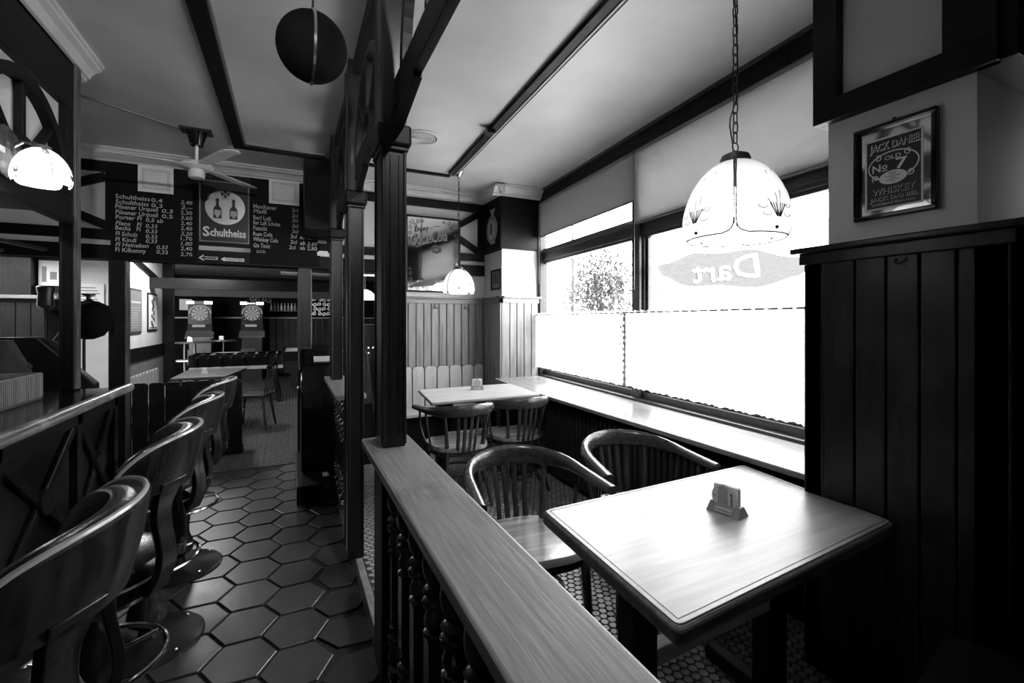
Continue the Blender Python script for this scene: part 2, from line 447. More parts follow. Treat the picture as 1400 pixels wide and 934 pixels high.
# far partition (half-timbered) : faces -Y at YB
wb_ = struct('wall_back', MB().box(.95, YB, 0, 2.72, YB + .12, CEIL), 'plaster')
struct('wall_back', MB().box(-3.4, YB, 2.05, .95, YB + .12, CEIL), 'plaster')
struct('wall_back', MB().box(-3.4, YB, 0, -2.7, YB + .12, 2.05), 'plaster')
def wpart(mb, name, mat, bevel=.003): return mb.build(name, mat, wb_, bevel)
wpart(B1(-2.7, YB - .05, 2.05, .97, YB + .13, 2.18), 'timber_beam', 'beam_wood_x')
wpart(B1(.97, YB - .05, 2.05, 2.18, YB, 2.18), 'timber_beam', 'beam_wood_x')
wpart(B1(-2.7, YB - .05, 2.23, 2.18, YB, 2.32), 'timber_beam', 'beam_wood_x')
wpart(B1(-2.7, YB - .05, 2.84, 2.18, YB, 2.93), 'timber_beam', 'beam_wood_x')
for xa, xb in ((-1.5, -1.42), (1.13, 1.21), (2.1, 2.18), (.93, .99)):
    wpart(B1(xa, YB - .045, 2.32 if xb < 2 else 2.32, xb, YB, 2.84), 'timber_stud', 'beam_wood_z')
for a, b in (((-1.5, 2.80), (-2.1, 2.55)), ((-1.5, 2.36), (-2.1, 2.62)), ((2.12, 2.82), (1.85, 2.66)), ((1.85, 2.5), (2.12, 2.34)), ((1.2, 2.78), (1.0, 2.82)), ((1.85, 2.66), (1.2, 2.3))):
    wpart(MB().bar((a[0], YB - .022, a[1]), (b[0], YB - .022, b[1]), .04, .075, up=(0, 1, 0) if False else (0, 0, 1)), 'timber_brace', 'beam_wood_x')
# dark boxed block above the passage
wpart(B1(-.76, YB - .052, 2.32, -.36, YB - .01, 2.84), 'dark_panel', 'beam_wood_x')
wpart(B1(-1.46, YB - .052, 2.18, -.80, YB - .01, 2.93), 'dark_panel', 'beam_wood_x')
wpart(B1(-.36, YB - .052, 2.32, .12, YB - .01, 2.93), 'dark_panel', 'beam_wood_x')
# wainscot of the far wall : separate planks
wx = [.955, 1.04, 1.133, 1.227, 1.321, 1.412, 1.503, 1.597, 1.692, 1.786, 1.881, 1.975, 2.07, 2.165]
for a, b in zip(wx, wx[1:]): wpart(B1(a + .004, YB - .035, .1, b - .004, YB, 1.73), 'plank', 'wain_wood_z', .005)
wpart(B1(.95, YB - .012, .1, 2.18, YB - .004, 1.7), 'backing_board', 'beam_wood_z', 0)
wpart(B1(.95, YB - .05, 1.70, 2.19, YB, 1.755), 'cap_rail', 'wain_wood_x')
wpart(B1(.95, YB - .075, 1.755, 2.19, YB, 1.778), 'cap_shelf', 'wain_wood_x')
# cornice mouldings (stepped)
def cornice(name, a, b, out, drop=.12, mat='moulding_paint'):
    """stepped cornice from a to b along the ceiling, projecting towards `out`"""
    a = Vector(a); b = Vector(b); o_ = Vector(out)
    mb = MB()
    prof = [(0, 0), (.115, 0), (.115, -.018), (.1, -.022), (.1, -.036), (.07, -.05), (.052, -.075), (.046, -.09), (.03, -.093), (.03, -.11), (0, -.12)]
    Pa = [a + o_ * p[0] + Vector((0, 0, p[1])) for p in prof]; Pb = [b + o_ * p[0] + Vector((0, 0, p[1])) for p in prof]
    n = len(prof)
    mb.add(Pa + Pb, [tuple(range(n)), tuple(range(n, 2 * n))[::-1]] + [(i, (i + 1) % n, n + (i + 1) % n, n + i) for i in range(n)])
    return struct(name, mb, mat)
cornice('trim_6', (-3.3, YB, CEIL), (.12, YB, CEIL), (0, -1, 0))
cornice('trim_7', (.42, YB, CEIL), (2.18, YB, CEIL), (0, -1, 0))
cornice('trim_8', (2.18, YB, CEIL), (2.18, 4.81 - .115, CEIL), (-1, 0, 0))
cornice('trim_9', (2.07, 4.81, CEIL), (2.72, 4.81, CEIL), (0, -1, 0))
cornice('trim_10', (-1.14, 3.62, CEIL), (-1.14, -.6, CEIL), (1, 0, 0))
# black end block hanging beside the drinks board
struct('trim_11', B1(.12, 4.72, 2.36, .42, YB - .05, CEIL), 'beam_wood_z', .004)

# far pilaster (left of the window)
fp = struct('trim_12', B1(2.2, 4.83, 0, 2.72, YB, CEIL), 'plaster')
for a, b in ((2.18, 2.286), (2.286, 2.377), (2.377, 2.47), (2.47, 2.566), (2.566, 2.66)):
    B1(a + .004, 4.795, .1, b - .004, 4.83, 1.73).build('plank', 'wain_wood_z', fp, .005)
for k in range(6):
    a = 4.80 + k * .09; B1(2.165, a + .004, .1, 2.2, a + .086, 1.73).build('plank', 'wain_wood_z', fp, .005)
MB().box(2.155, 4.785, 1.70, 2.68, 4.83, 1.755).box(2.155, 4.785, 1.70, 2.2, YB - .05, 1.755).build('cap_rail', 'wain_wood_x', fp, .003)
MB().box(2.13, 4.76, 1.755, 2.69, 4.83, 1.778).box(2.13, 4.76, 1.755, 2.2, YB - .07, 1.778).build('cap_shelf', 'wain_wood_x', fp, .003)
# black timber cladding on its upper part
MB().box(2.175, 4.80, 2.33, 2.74, 4.84, 2.93).build('dark_panel', 'beam_wood_x', fp, .003)
for a, b in (((2.185, 4.82, 2.36), (2.185, YB - .03, 2.36)), ((2.185, 4.82, 2.89), (2.185, YB - .03, 2.89)), ((2.185, 4.85, 2.36), (2.185, 4.85, 2.9)), ((2.185, 5.28, 2.36), (2.185, 5.28, 2.9)), ((2.185, 4.86, 2.38), (2.185, 5.26, 2.86)), ((2.185, 5.26, 2.38), (2.185, 4.86, 2.86))):
    MB().bar(a, b, .03, .09, up=(0, 1, 0) if abs(a[2] - b[2]) > .4 and a[1] == b[1] else (0, 0, 1)).build('timber_brace', 'beam_wood_y', fp)

# near pilaster (right, with the whiskey mirror)
np_ = struct('trim_13', MB().box(1.93, .66, 0, 2.75, 1.10, CEIL), 'plaster')
py = [.575, .698, .794, .890, .991, 1.104, 1.176]
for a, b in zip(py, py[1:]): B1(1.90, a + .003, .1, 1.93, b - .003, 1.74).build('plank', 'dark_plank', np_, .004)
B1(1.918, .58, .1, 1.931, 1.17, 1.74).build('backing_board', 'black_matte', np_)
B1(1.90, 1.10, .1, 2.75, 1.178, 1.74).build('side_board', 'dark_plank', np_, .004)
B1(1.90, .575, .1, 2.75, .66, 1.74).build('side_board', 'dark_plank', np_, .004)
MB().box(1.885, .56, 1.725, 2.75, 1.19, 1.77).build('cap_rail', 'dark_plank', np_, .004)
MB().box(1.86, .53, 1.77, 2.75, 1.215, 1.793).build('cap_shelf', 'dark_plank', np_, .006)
# dark timber box frame round the plaster field above
for nm, q in (('timber_beam', (1.885, .60, 2.275, 1.93, 1.135, 2.36)), ('timber_stud', (1.885, 1.045, 2.36, 1.93, 1.135, CEIL)), ('timber_stud', (1.885, .60, 2.36, 1.93, .73, CEIL)),
              ('timber_beam', (1.90, .56, 2.275, 2.75, .66, CEIL)), ('timber_beam', (1.93, 1.10, 2.275, 2.75, 1.135, CEIL))):
    B1(*q).build(nm, 'beam_wood_z', np_, .003)
# near right return wall
struct('wall_right', MB().box(2.02, -1.2, 0, 2.75, .575, 1.9).box(2.02, -1.2, 1.9, 2.75, .56, CEIL), 'black_matte')
struct('wall_left', B1(-3.5, -1.2, 0, -3.4, 7, CEIL), 'plaster')
struct('wall_front', B1(-3.5, -1.3, 0, 3.0, -1.2, CEIL), 'plaster')

# window wall frame: local y runs along the wall, x outwards
ANG = math.atan(.067)
WT = Matrix.Translation((2.40, 0, 0)) @ Matrix.Rotation(-ANG, 4, 'Z')
def WB(*a): return MB(WT).box(*a)
wall = struct('wall_right', MB(WT).box(.12, .9, 0, .3, 5.2, .84).box(0.0, .9, 2.90, .3, 5.2, CEIL), 'plaster')
struct('trim_14', WB(-.03, .9, 2.895, .1, 4.9, CEIL), 'beam_wood_y', .003)
struct('trim_15', WB(-.05, .9, CEIL - .02, .0, 4.9, CEIL), 'grey_dark', .003)
def window(n, ya, yb):
    w = bpy.data.objects.new('window_%d' % n, None); C.objects.link(w); w['kind'] = 'structure'
    def fr(nm, *q): WB(*q).build(nm, 'frame_wood', w, .006)
    fr('jamb', .0, ya, .85, .06, ya + .07, 2.9); fr('jamb', .0, yb - .07, .85, .06, yb, 2.9)
    fr('bottom_rail', .0, ya + .07, .85, .06, yb - .07, .915)
    fr('transom', .0, ya + .07, 2.175, .06, yb - .07, 2.35)
    fr('transom_moulding', -.02, ya, 2.29, .0, yb, 2.325)
    fr('transom_moulding', -.012, ya, 2.20, .0, yb, 2.235)
    fr('top_rail', .0, ya + .07, 2.84, .06, yb - .07, 2.9)
    fr('sash', .02, ya + .07, .915, .06, ya + .095, 2.175); fr('sash', .02, yb - .095, .915, .06, yb - .07, 2.175)
    fr('sash', .02, ya + .095, .915, .06, yb - .095, .95)
    WB(.035, ya + .08, .94, .041, yb - .08, 2.18).build('pane', 'window_glass', w)
    WB(.035, ya + .06, 2.34, .041, yb - .06, 2.85).build('pane', 'window_glass', w)
    return w
window(1, 2.98, 4.90); window(2, 1.10, 2.98)
struct('trim_16', WB(-.035, 2.93, .85, .0, 3.03, 2.9), 'frame_wood', .008)
struct('trim_17', WB(-.05, 4.78, .85, .02, 4.84, 2.9), 'frame_wood', .008)
# low stone profile under the frame, window board, apron
struct('trim_18', WB(-.055, 1.2, .835, .0, 4.82, .862), 'frame_wood', .006)
sb = MB().prism([(1.985, 1.18, .81), (2.62, 1.18, .81), (2.80, 4.81, .81), (2.10, 4.81, .81), (2.03, 4.2, .81)], (0, 0, .03))
tag(sb.build('window_board', 'sill_wood', None, .006), 'long pale polished wooden window board under the big window', 'window sill')
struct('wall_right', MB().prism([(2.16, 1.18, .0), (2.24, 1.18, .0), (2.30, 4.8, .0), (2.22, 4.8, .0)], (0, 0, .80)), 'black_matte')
rad = thing('radiator', 'dark ribbed radiator below the pale window board', 'radiator', (2.1, 2.9, P))
for k in range(44):
    y = 1.75 + k * .055
    B1(2.07 + (y - 1.2) * .012, y, P + .1, 2.13 + (y - 1.2) * .012, y + .03, .74).build('radiator_rib', 'soot', rad, .006)
MB().bar((2.11, 1.7, P + .08), (2.14, 4.2, P + .08), .05, .05).build('radiator_pipe', 'soot', rad, .01)
# the rest of the building behind
struct('wall_left', B1(-2.12, 7.3, 0, -2.0, 9.8, 2.62), 'plaster')
struct('wall_back', B1(-3.4, 7.2, 0, -2.0, 7.32, 2.62), 'plaster')
struct('wall_left', B1(-4.2, 9.8, 0, -4.1, 15.6, 2.62), 'plaster')
struct('wall_right', B1(2.75, YB, 0, 2.85, 15.6, 2.62), 'soot')
wbk = struct('wall_back', B1(-4.2, 15.0, 0, 2.8, 15.12, 2.62), 'soot')
struct('trim_19', B1(-4.2, 13.62, 1.55, 2.8, 13.66, 1.58), 'grey_mid')
pw = struct('wall_back', B1(-4.2, 13.7, 0, 2.8, 13.8, 2.62), 'black_matte')
for k in range(18):
    a = -.5 + k * .16; B1(a + .006, 13.665, .1, a + .154, 13.7, 1.55).build('plank', 'post_wood_z', pw, .004)
# back room beams
struct('trim_20', B1(-2.0, 9.0, 1.96 + .05, 1.2, 9.12, 2.18), 'black')
struct('trim_21', B1(-4.0, 13.3, 2.08, 2.6, 13.4, 2.3), 'soot')
struct('trim_22', B1(-3.3, 6.6, 2.35, 2.6, 6.75, 2.55), 'beam_wood_x')
# passage posts carrying the header
def post(name, label, x0, y0, z0, x1, y1, z1, mould=True, base=None, edge='post_wood_z'):
    t = thing(name, label, 'post', ((x0 + x1) / 2, (y0 + y1) / 2, z0))
    B1(x0, y0, z0, x1, y1, z1).build('shaft', 'post_wood_z', t, .004)
    if mould:
        e = .012
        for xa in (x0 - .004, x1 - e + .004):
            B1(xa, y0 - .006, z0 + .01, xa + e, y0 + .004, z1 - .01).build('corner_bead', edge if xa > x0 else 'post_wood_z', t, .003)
        for ya in (y0 + .004, y1 - e):
            B1(x0 - .006, ya, z0 + .01, x0 + .004, ya + e, z1 - .01).build('corner_bead', 'post_wood_z', t, .003)
    if edge == 'lit_edge': B1(x1, y0 + .012, z0 + .01, x1 + .004, y1 - .012, z1 - .01).build('lit_side', edge, t, .001)  # thin pale strip, the light on the right face put into colour
    return t
post('timber_post', 'square dark post left of the passage, under the left drinks board', -1.47, 5.3, 0, -1.35, 5.42, 2.05, edge='lit_edge')
post('timber_post', 'square dark post right of the passage, behind the gaming machine', .075, 5.3, 0, .2, 5.42, 2.05, edge='lit_edge')
post('timber_post', 'dark post in the back room ending the white poster wall', -2.0, 9.8, 0, -1.85, 9.95, 2.6)
# ================================================================ BALUSTRADE, POSTS, OVERHEAD
def collar(t, x0, y0, x1, y1, z0, z1):
    B1(x0 - .022, y0 - .022, z0, x1 + .022, y1 + .022, z1).build('collar', 'beam_wood_x', t, .012)
    B1(x0 - .012, y0 - .012, z0 - .018, x1 + .012, y1 + .012, z0).build('collar_moulding', 'post_wood_x', t, .006)
tb = post('timber_post', 'tall black post standing on the near end of the foreground rail', .325, 1.83, 1.0, .412, 2.0, CEIL)
collar(tb, .325, 1.83, .412, 2.0, 2.185, 2.27)
MB().box(.352, 1.824, 1.05, .358, 1.832, 2.15).box(.385, 1.824, 1.05, .39, 1.832, 2.15).build('front_bead', 'post_wood_z', tb)
tm = post('timber_post', 'dark post standing on the stone threshold strip, second behind the rail', .31, 2.86, P, .392, 3.04, CEIL)
collar(tm, .31, 2.86, .392, 3.04, 2.185, 2.27)
tf = post('timber_post', 'dark slim post on the far rail, third in the row', .31, 4.1, 1.0, .392, 4.25, CEIL)
collar(tf, .31, 4.1, .392, 4.25, 2.185, 2.27)
bal_prof = [(.028, 0), (.034, .008), (.034, .018), (.022, .026), (.032, .034), (.036, .044), (.032, .054), (.021, .062), (.026, .075), (.034, .10), (.037, .13), (.034, .16), (.024, .19), (.019, .2), (.031, .207), (.036, .218), (.031, .229), (.02, .236), (.034, .245), (.038, .258), (.034, .271), (.021, .279), (.025, .295), (.032, .318), (.03, .338), (.02, .35), (.032, .358), (.034, .368), (.028, .378)]
def baluster(x, y, z0, z1, parent):
    H = z1 - z0; mb = MB()
    k = .37 * H / .38
    up = [(r, z1 - h / .38 * .40 * H) for r, h in bal_prof]
    mb.lathe(up[::-1], (x, y, 0), 14)
    dn = [(r * .95, z0 + h / .38 * .28 * H) for r, h in bal_prof]
    mb.lathe(dn, (x, y, 0), 14)
    mb.box(x - .026, y - .026, z0 + .28 * H, x + .026, y + .026, z1 - .40 * H)
    return mb
def balustrade(label, name, ya, yb, ys, top=True):
    t = thing(name, label, 'balustrade', (.367, (ya + yb) / 2, P))
    MB().box(.27, ya, .965, .465, yb, 1.0).build('handrail', 'rail_wood', t, .008, 3)
    B1(.335, ya + .03, .92, .40, yb - .03, .965).build('under_rail', 'beam_wood_y', t, .004)
    B1(.335, ya + .03, P + .002, .40, yb - .03, P + .07).build('base_rail', 'beam_wood_y', t, .004)
    B1(.405, ya + .03, P + .002, .42, yb - .03, .965).build('back_board', 'beam_wood_y', t)
    for y in ys:
        mb = baluster(.367, y, P + .07, .92, t)
        o = mb.build('baluster', 'chair_wood_z', t)
    return t
bn = balustrade('long foreground handrail of scratched wood with turned black balusters', 'balustrade', -.55, 2.03, [-.27 + .17 * k for k in range(13)])
B1(.32, 1.83, P, .415, 2.01, .965).build('newel', 'beam_wood_z', bn, .004)
bfar = balustrade('short far handrail with turned black balusters behind the threshold post', 'balustrade', 3.24, 4.42, [3.4 + .15 * k for k in range(6)])
B1(.33, 3.27, P, .41, 3.34, .965).build('newel', 'beam_wood_z', bfar, .004)
# overhead board and fan-shaped arch grilles between posts
def fan(x, yc, zc, R, parent, w=.045, th=.035, mat='beam_wood_y', spokes=(45, 90, 135), hub=.13):
    N = 28
    for nm, r0, r1 in (('arch', R - w, R), ('hub_ring', hub - w * .6, hub)):
        mb = MB()
        A_ = [(math.cos(PI * i / N), math.sin(PI * i / N)) for i in range(N + 1)]
        vs_ = []; fs_ = []
        for c, s in A_:
            for r, dx in ((r0, -th / 2), (r1, -th / 2), (r1, th / 2), (r0, th / 2)): vs_.append((x + dx, yc + r * c, zc + r * s))
        for i in range(N):
            for k in range(4): fs_.append((i * 4 + k, i * 4 + (k + 1) % 4, (i + 1) * 4 + (k + 1) % 4, (i + 1) * 4 + k))
        fs_ += [(3, 2, 1, 0), (N * 4, N * 4 + 1, N * 4 + 2, N * 4 + 3)]
        mb.add(vs_, fs_); mb.build(nm, mat, parent)
    for d in spokes:
        a = math.radians(d)
        MB().bar((x, yc + hub * .9 * math.cos(a), zc + hub * .9 * math.sin(a)), (x, yc + (R - w / 2) * math.cos(a), zc + (R - w / 2) * math.sin(a)), .03, .034, up=(1, 0, 0)).build('spoke', mat, parent, .002)
for ya, yb, x0, lab in ((-.5, 1.83, .368, 'nearest black overhead board and fan arches above the foreground rail'), (2.0, 2.86, .345, 'black fan arch screen between the two tallest posts'), (3.04, 4.1, .345, 'black fan arch screen beyond the threshold post'), (4.25, 5.28, .345, 'black overhead screen ending at the header wall')):
    oh = thing('overhead_screen', lab, 'timber screen', (x0, (ya + yb) / 2, 2.33), 'overhead screens between the posts')
    B1(x0, ya, 2.335, x0 + .034, yb, 2.45).build('lower_board', 'beam_wood_y', oh, .003)
    B1(x0 - .01, ya, 2.96, x0 + .05, yb, CEIL).build('upper_beam', 'beam_wood_y', oh, .003)
    n_ = max(1, round((yb - ya) / .98)); w_ = (yb - ya) / n_
    for k in range(n_): fan(x0 + .017, ya + w_ * (k + .5), 2.45, min(.48, w_ / 2 - .01), oh)
    MB().bar((x0 + .017, yb, 2.28), (x0 + .017, yb - .3, 2.345), .03, .06).build('knee_brace', 'beam_wood_y', oh)

# ================================================================ BAR ON THE LEFT
bar = thing('bar_counter', 'dark bar counter with worn rounded front rail and crossed front panels', 'bar counter', (-1.2, 1.5, 0))
B1(-1.55, -1.0, 1.06, -.93, 3.52, 1.098).build('counter_top', 'bar_top_wood', bar, .004)
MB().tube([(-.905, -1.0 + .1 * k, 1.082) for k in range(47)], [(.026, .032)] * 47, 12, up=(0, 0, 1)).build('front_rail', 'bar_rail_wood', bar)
MB().box(-.975, -1.0, .08, -.955, 3.5, 1.06).box(-1.5, 3.44, .08, -.975, 3.5, 1.06).build('front_panel', 'dark_plank', bar)
B1(-1.0, -1.0, 0, -.95, 3.48, .08).build('plinth', 'black', bar)
ys_ = [3.46, 2.94, 2.24, 1.54, .84, .14]
for y in ys_: B1(-.955, y - .03, .08, -.925, y + .03, 1.055).build('stile', 'post_wood_z', bar, .004)
MB().box(-.955, -1.0, .99, -.925, 3.49, 1.05).build('top_rail', 'post_wood_y', bar, .004)
MB().box(-.955, -1.0, .42, -.925, 3.49, .48).build('middle_rail', 'post_wood_y', bar, .004)
for ya, yb in zip(ys_[1:], ys_):
    y0, y1 = ya + .03, yb - .03; yc = (y0 + y1) / 2; zc = .735
    for sy, sz in ((1, 1), (1, -1), (-1, 1), (-1, -1)):
        MB().bar((-.943, yc, zc), (-.943, yc + sy * (y1 - y0) / 2, zc + sz * .25), .024, .05, up=(0, 0, 1)).build('cross_brace', 'post_wood_y', bar, .008)
    MB().lathe([(.001, 0), (.03, .004), (.052, 0), (.056, -.006), (.056, -.03)][::-1], (-.915, yc, zc), 24, 'x').build('boss', 'post_wood_z', bar)
# tray box on the counter
tr = thing('counter_box', 'low grooved grey box standing on the bar counter', 'box', (-1.3, 2.75, 1.1))
bx0, bx1, by0, by1 = -1.5, -1.138, 2.2, 3.15
MB().box(bx0, by0, 1.1, bx1, by1, 1.115).build('bottom', 'grey_dark', tr)
for q in ((bx1 - .015, by0, bx1, by1), (bx0, by0, bx0 + .015, by1), (bx0, by0, bx1, by0 + .015), (bx0, by1 - .015, bx1, by1)):
    B1(q[0], q[1], 1.112, q[2], q[3], 1.235).build('side', 'wain_wood_z', tr, .002)
mb = MB(); y = by0 + .01
while y < by1: mb.box(bx1 - .001, y, 1.115, bx1 + .004, y + .009, 1.23); y += .0165
mb.build('ribbing', 'wain_wood_z', tr)['kind'] = 'stuff'
# post on the counter and fan-arched screen above the bar
pa = post('timber_post', 'tall dark post standing on the end of the bar counter', -1.17, 3.44, 1.098, -1.105, 3.52, CEIL, edge='lit_edge')
bh = thing('bar_screen', 'black overhead screen above the bar with glazed fan arch', 'timber screen', (-1.14, 2.4, 2.05))
B1(-1.17, -1.0, 2.05, -1.11, 3.44, 2.2).build('lower_beam', 'beam_wood_y', bh, .004)
B1(-1.17, -1.0, 2.69, -1.11, 3.44, CEIL).build('upper_beam', 'beam_wood_y', bh, .004)
B1(-1.105, -1.0, 2.19, -1.06, 2.62, 2.215).build('ledge', 'white_enamel', bh, .003)
for y in (3.37, 2.39, 1.39): B1(-1.17, y - .02, 2.2, -1.11, y + .05, 2.69).build('upright', 'beam_wood_z', bh, .003)
for yc in (2.895, 1.9, .9):
    fan(-1.125, yc, 2.2, .455, bh, w=.055, th=.05, hub=.15)
    B1(-1.152, yc - .46, 2.2, -1.146, yc + .46, 2.69).build('pane', 'frosted_pane', bh)
for a, b in ((-1.0, .4), ): B1(-1.16, a, 2.2, -1.13, b, 2.69).build('infill', 'frosted_pane', bh)

# ================================================================ BAR STOOLS (back is local +X)
def make_stool():
    t = thing('bar_stool', 'dark captain style bar stool', 'bar stool', (0, 0, 0), 'bar stools along the counter')
    MB().lathe([(.225, 0), (.225, .006), (.21, .014), (.06, .024), (.045, .03)], n=44).build('base_disc', 'base_plate', t)
    for k in range(4):
        a = PI / 4 + k * PI / 2; MB().lathe([(.009, 0), (.009, .004), (.004, .009)], (.19 * math.cos(a), .19 * math.sin(a), .014), 10).build('bolt', 'chrome', t)
    MB().lathe([(.042, .025), (.034, .05), (.032, .07), (.045, .085), (.074, .11), (.078, .135), (.072, .165), (.056, .205), (.054, .25), (.062, .32), (.066, .40), (.067, .48), (.066, .56), (.085, .60), (.09, .625)], n=30).build('column', 'stool_wood', t)
    fr = MB().tube([(.2 * math.cos(2 * PI * k / 44), .2 * math.sin(2 * PI * k / 44), .385) for k in range(44)], .0095, 8, closed=True).build('foot_ring', 'chrome', t)
    for k in range(3):
        a = k * 2 * PI / 3 + .6
        MB().tube([(.05 * math.cos(a), .05 * math.sin(a), .385), (.2 * math.cos(a), .2 * math.sin(a), .385)], .007, 8).build('ring_spoke', 'chrome', fr)
    MB().lathe([(.15, .61), (.205, .62), (.22, .64), (.218, .672), (.2, .68)], n=44).build('seat_frame', 'stool_wood', t)
    MB().lathe([(.21, .676), (.212, .70), (.2, .725), (.15, .742), (.001, .746)], n=44).build('seat_cushion', 'leather', t)
    MB().tube([(.216 * math.cos(2 * PI * k / 44), .216 * math.sin(2 * PI * k / 44), .68) for k in range(44)], .0045, 6, closed=True).build('seat_piping', 'piping', t)
    N = 44; A = math.radians(64)
    def prof(u):   # u -1..1 -> azimuth, top z, bottom z
        a = u * A; au = abs(u)
        zt = 1.135 - .03 * au ** 2 - .055 * au ** 6; zb = .955 + .012 * au ** 2 + .05 * max(0, (au - .8) / .2) ** 2
        return a, zt, zb
    def sheet(r_lo, r_hi, th, z_in, mat, name, u_in):
        vs_ = []; fs_ = []
        for i in range(N + 1):
            u = (-1 + 2 * i / N) * u_in; a, zt, zb = prof(u)
            zt -= z_in; zb += z_in
            for r, z in ((r_lo, zb), (r_lo + th, zb), ((r_lo + r_hi) / 2 + th * 1.25, (zt + zb) / 2), (r_hi + th, zt - .006), (r_hi + th * .7, zt), (r_hi + th * .2, zt), (r_hi, zt - .006)):
                vs_.append((r * math.cos(a), r * math.sin(a), z))
        K = 7
        for i in range(N):
            for k in range(K): fs_.append((i * K + k, i * K + (k + 1) % K, (i + 1) * K + (k + 1) % K, (i + 1) * K + k))
        fs_ += [tuple(range(K)), tuple(N * K + k for k in range(K))[::-1]]
        return MB().add(vs_, fs_, True).build(name, mat, t)
    sheet(.255, .29, .02, 0, 'stool_wood', 'back_shell', 1.0)
    sheet(.212, .24, .048, .006, 'leather', 'back_pad', .97)
    pts = []
    for i in range(N + 1):
        u = -1 + 2 * i / N; a, zt, zb = prof(u); pts.append((.300 * math.cos(a), .300 * math.sin(a), zt + .001))
    pts = [(pts[0][0], pts[0][1], 1.01)] + pts + [(pts[-1][0], pts[-1][1], 1.01)]
    MB().tube(pts, .0065, 8).build('back_piping', 'piping', t)
    for sgn in (-1, 1):
        a = sgn * A * .97; MB().ball((.285 * math.cos(a), .285 * math.sin(a), 1.045), .011, 10, 6).build('stud', 'chrome', t)
    for sgn in (-1, 1):
        a = sgn * .52; ca, sa = math.cos(a), math.sin(a); px_, py_ = -sa, ca
        vs_ = []; fs_ = []; K = 14
        for k in range(K + 1):
            q = k / K; z = .63 + .36 * q; r = .205 + .06 * q + .022 * math.sin(q * PI * 2.0); w = .040 - .010 * math.sin(q * PI) + .012 * max(0, q - .8) / .2
            for sx_ in (1, -1):
                for dr in (0, .024): vs_.append(((r + dr) * ca + sx_ * px_ * w, (r + dr) * sa + sx_ * py_ * w, z))
        for k in range(K):
            b = k * 4; n = b + 4
            fs_ += [(b, b + 2, n + 2, n), (b + 1, n + 1, n + 3, b + 3), (b, n, n + 1, b + 1), (b + 2, b + 3, n + 3, n + 2)]
        fs_ += [(0, 1, 3, 2), (K * 4, K * 4 + 2, K * 4 + 3, K * 4 + 1)]
        MB().add(vs_, fs_, True).build('splat', 'stool_wood', t, .003)
    MB().box(.235, -.03, .70, .255, .03, .735).build('bracket', 'chrome', t, .002)
    return t
st0 = make_stool()
for i, (x, y, rz, lab) in enumerate([(-.58, 1.2, 0, 'nearest bar stool, its curved padded back cut by the left frame edge'),
                                     (-.585, 1.93, 2, 'second bar stool from the front, whole curved back and one S-shaped splat visible'),
                                     (-.6, 2.66, 0, 'third bar stool from the front, before the end of the counter'),
                                     (-.61, 3.38, -3, 'farthest bar stool, at the end of the counter')]):
    o = st0 if i == 0 else copy_tree(st0)
    o.location = (x, y, 0); o.rotation_euler.z = math.radians(rz); o['label'] = lab
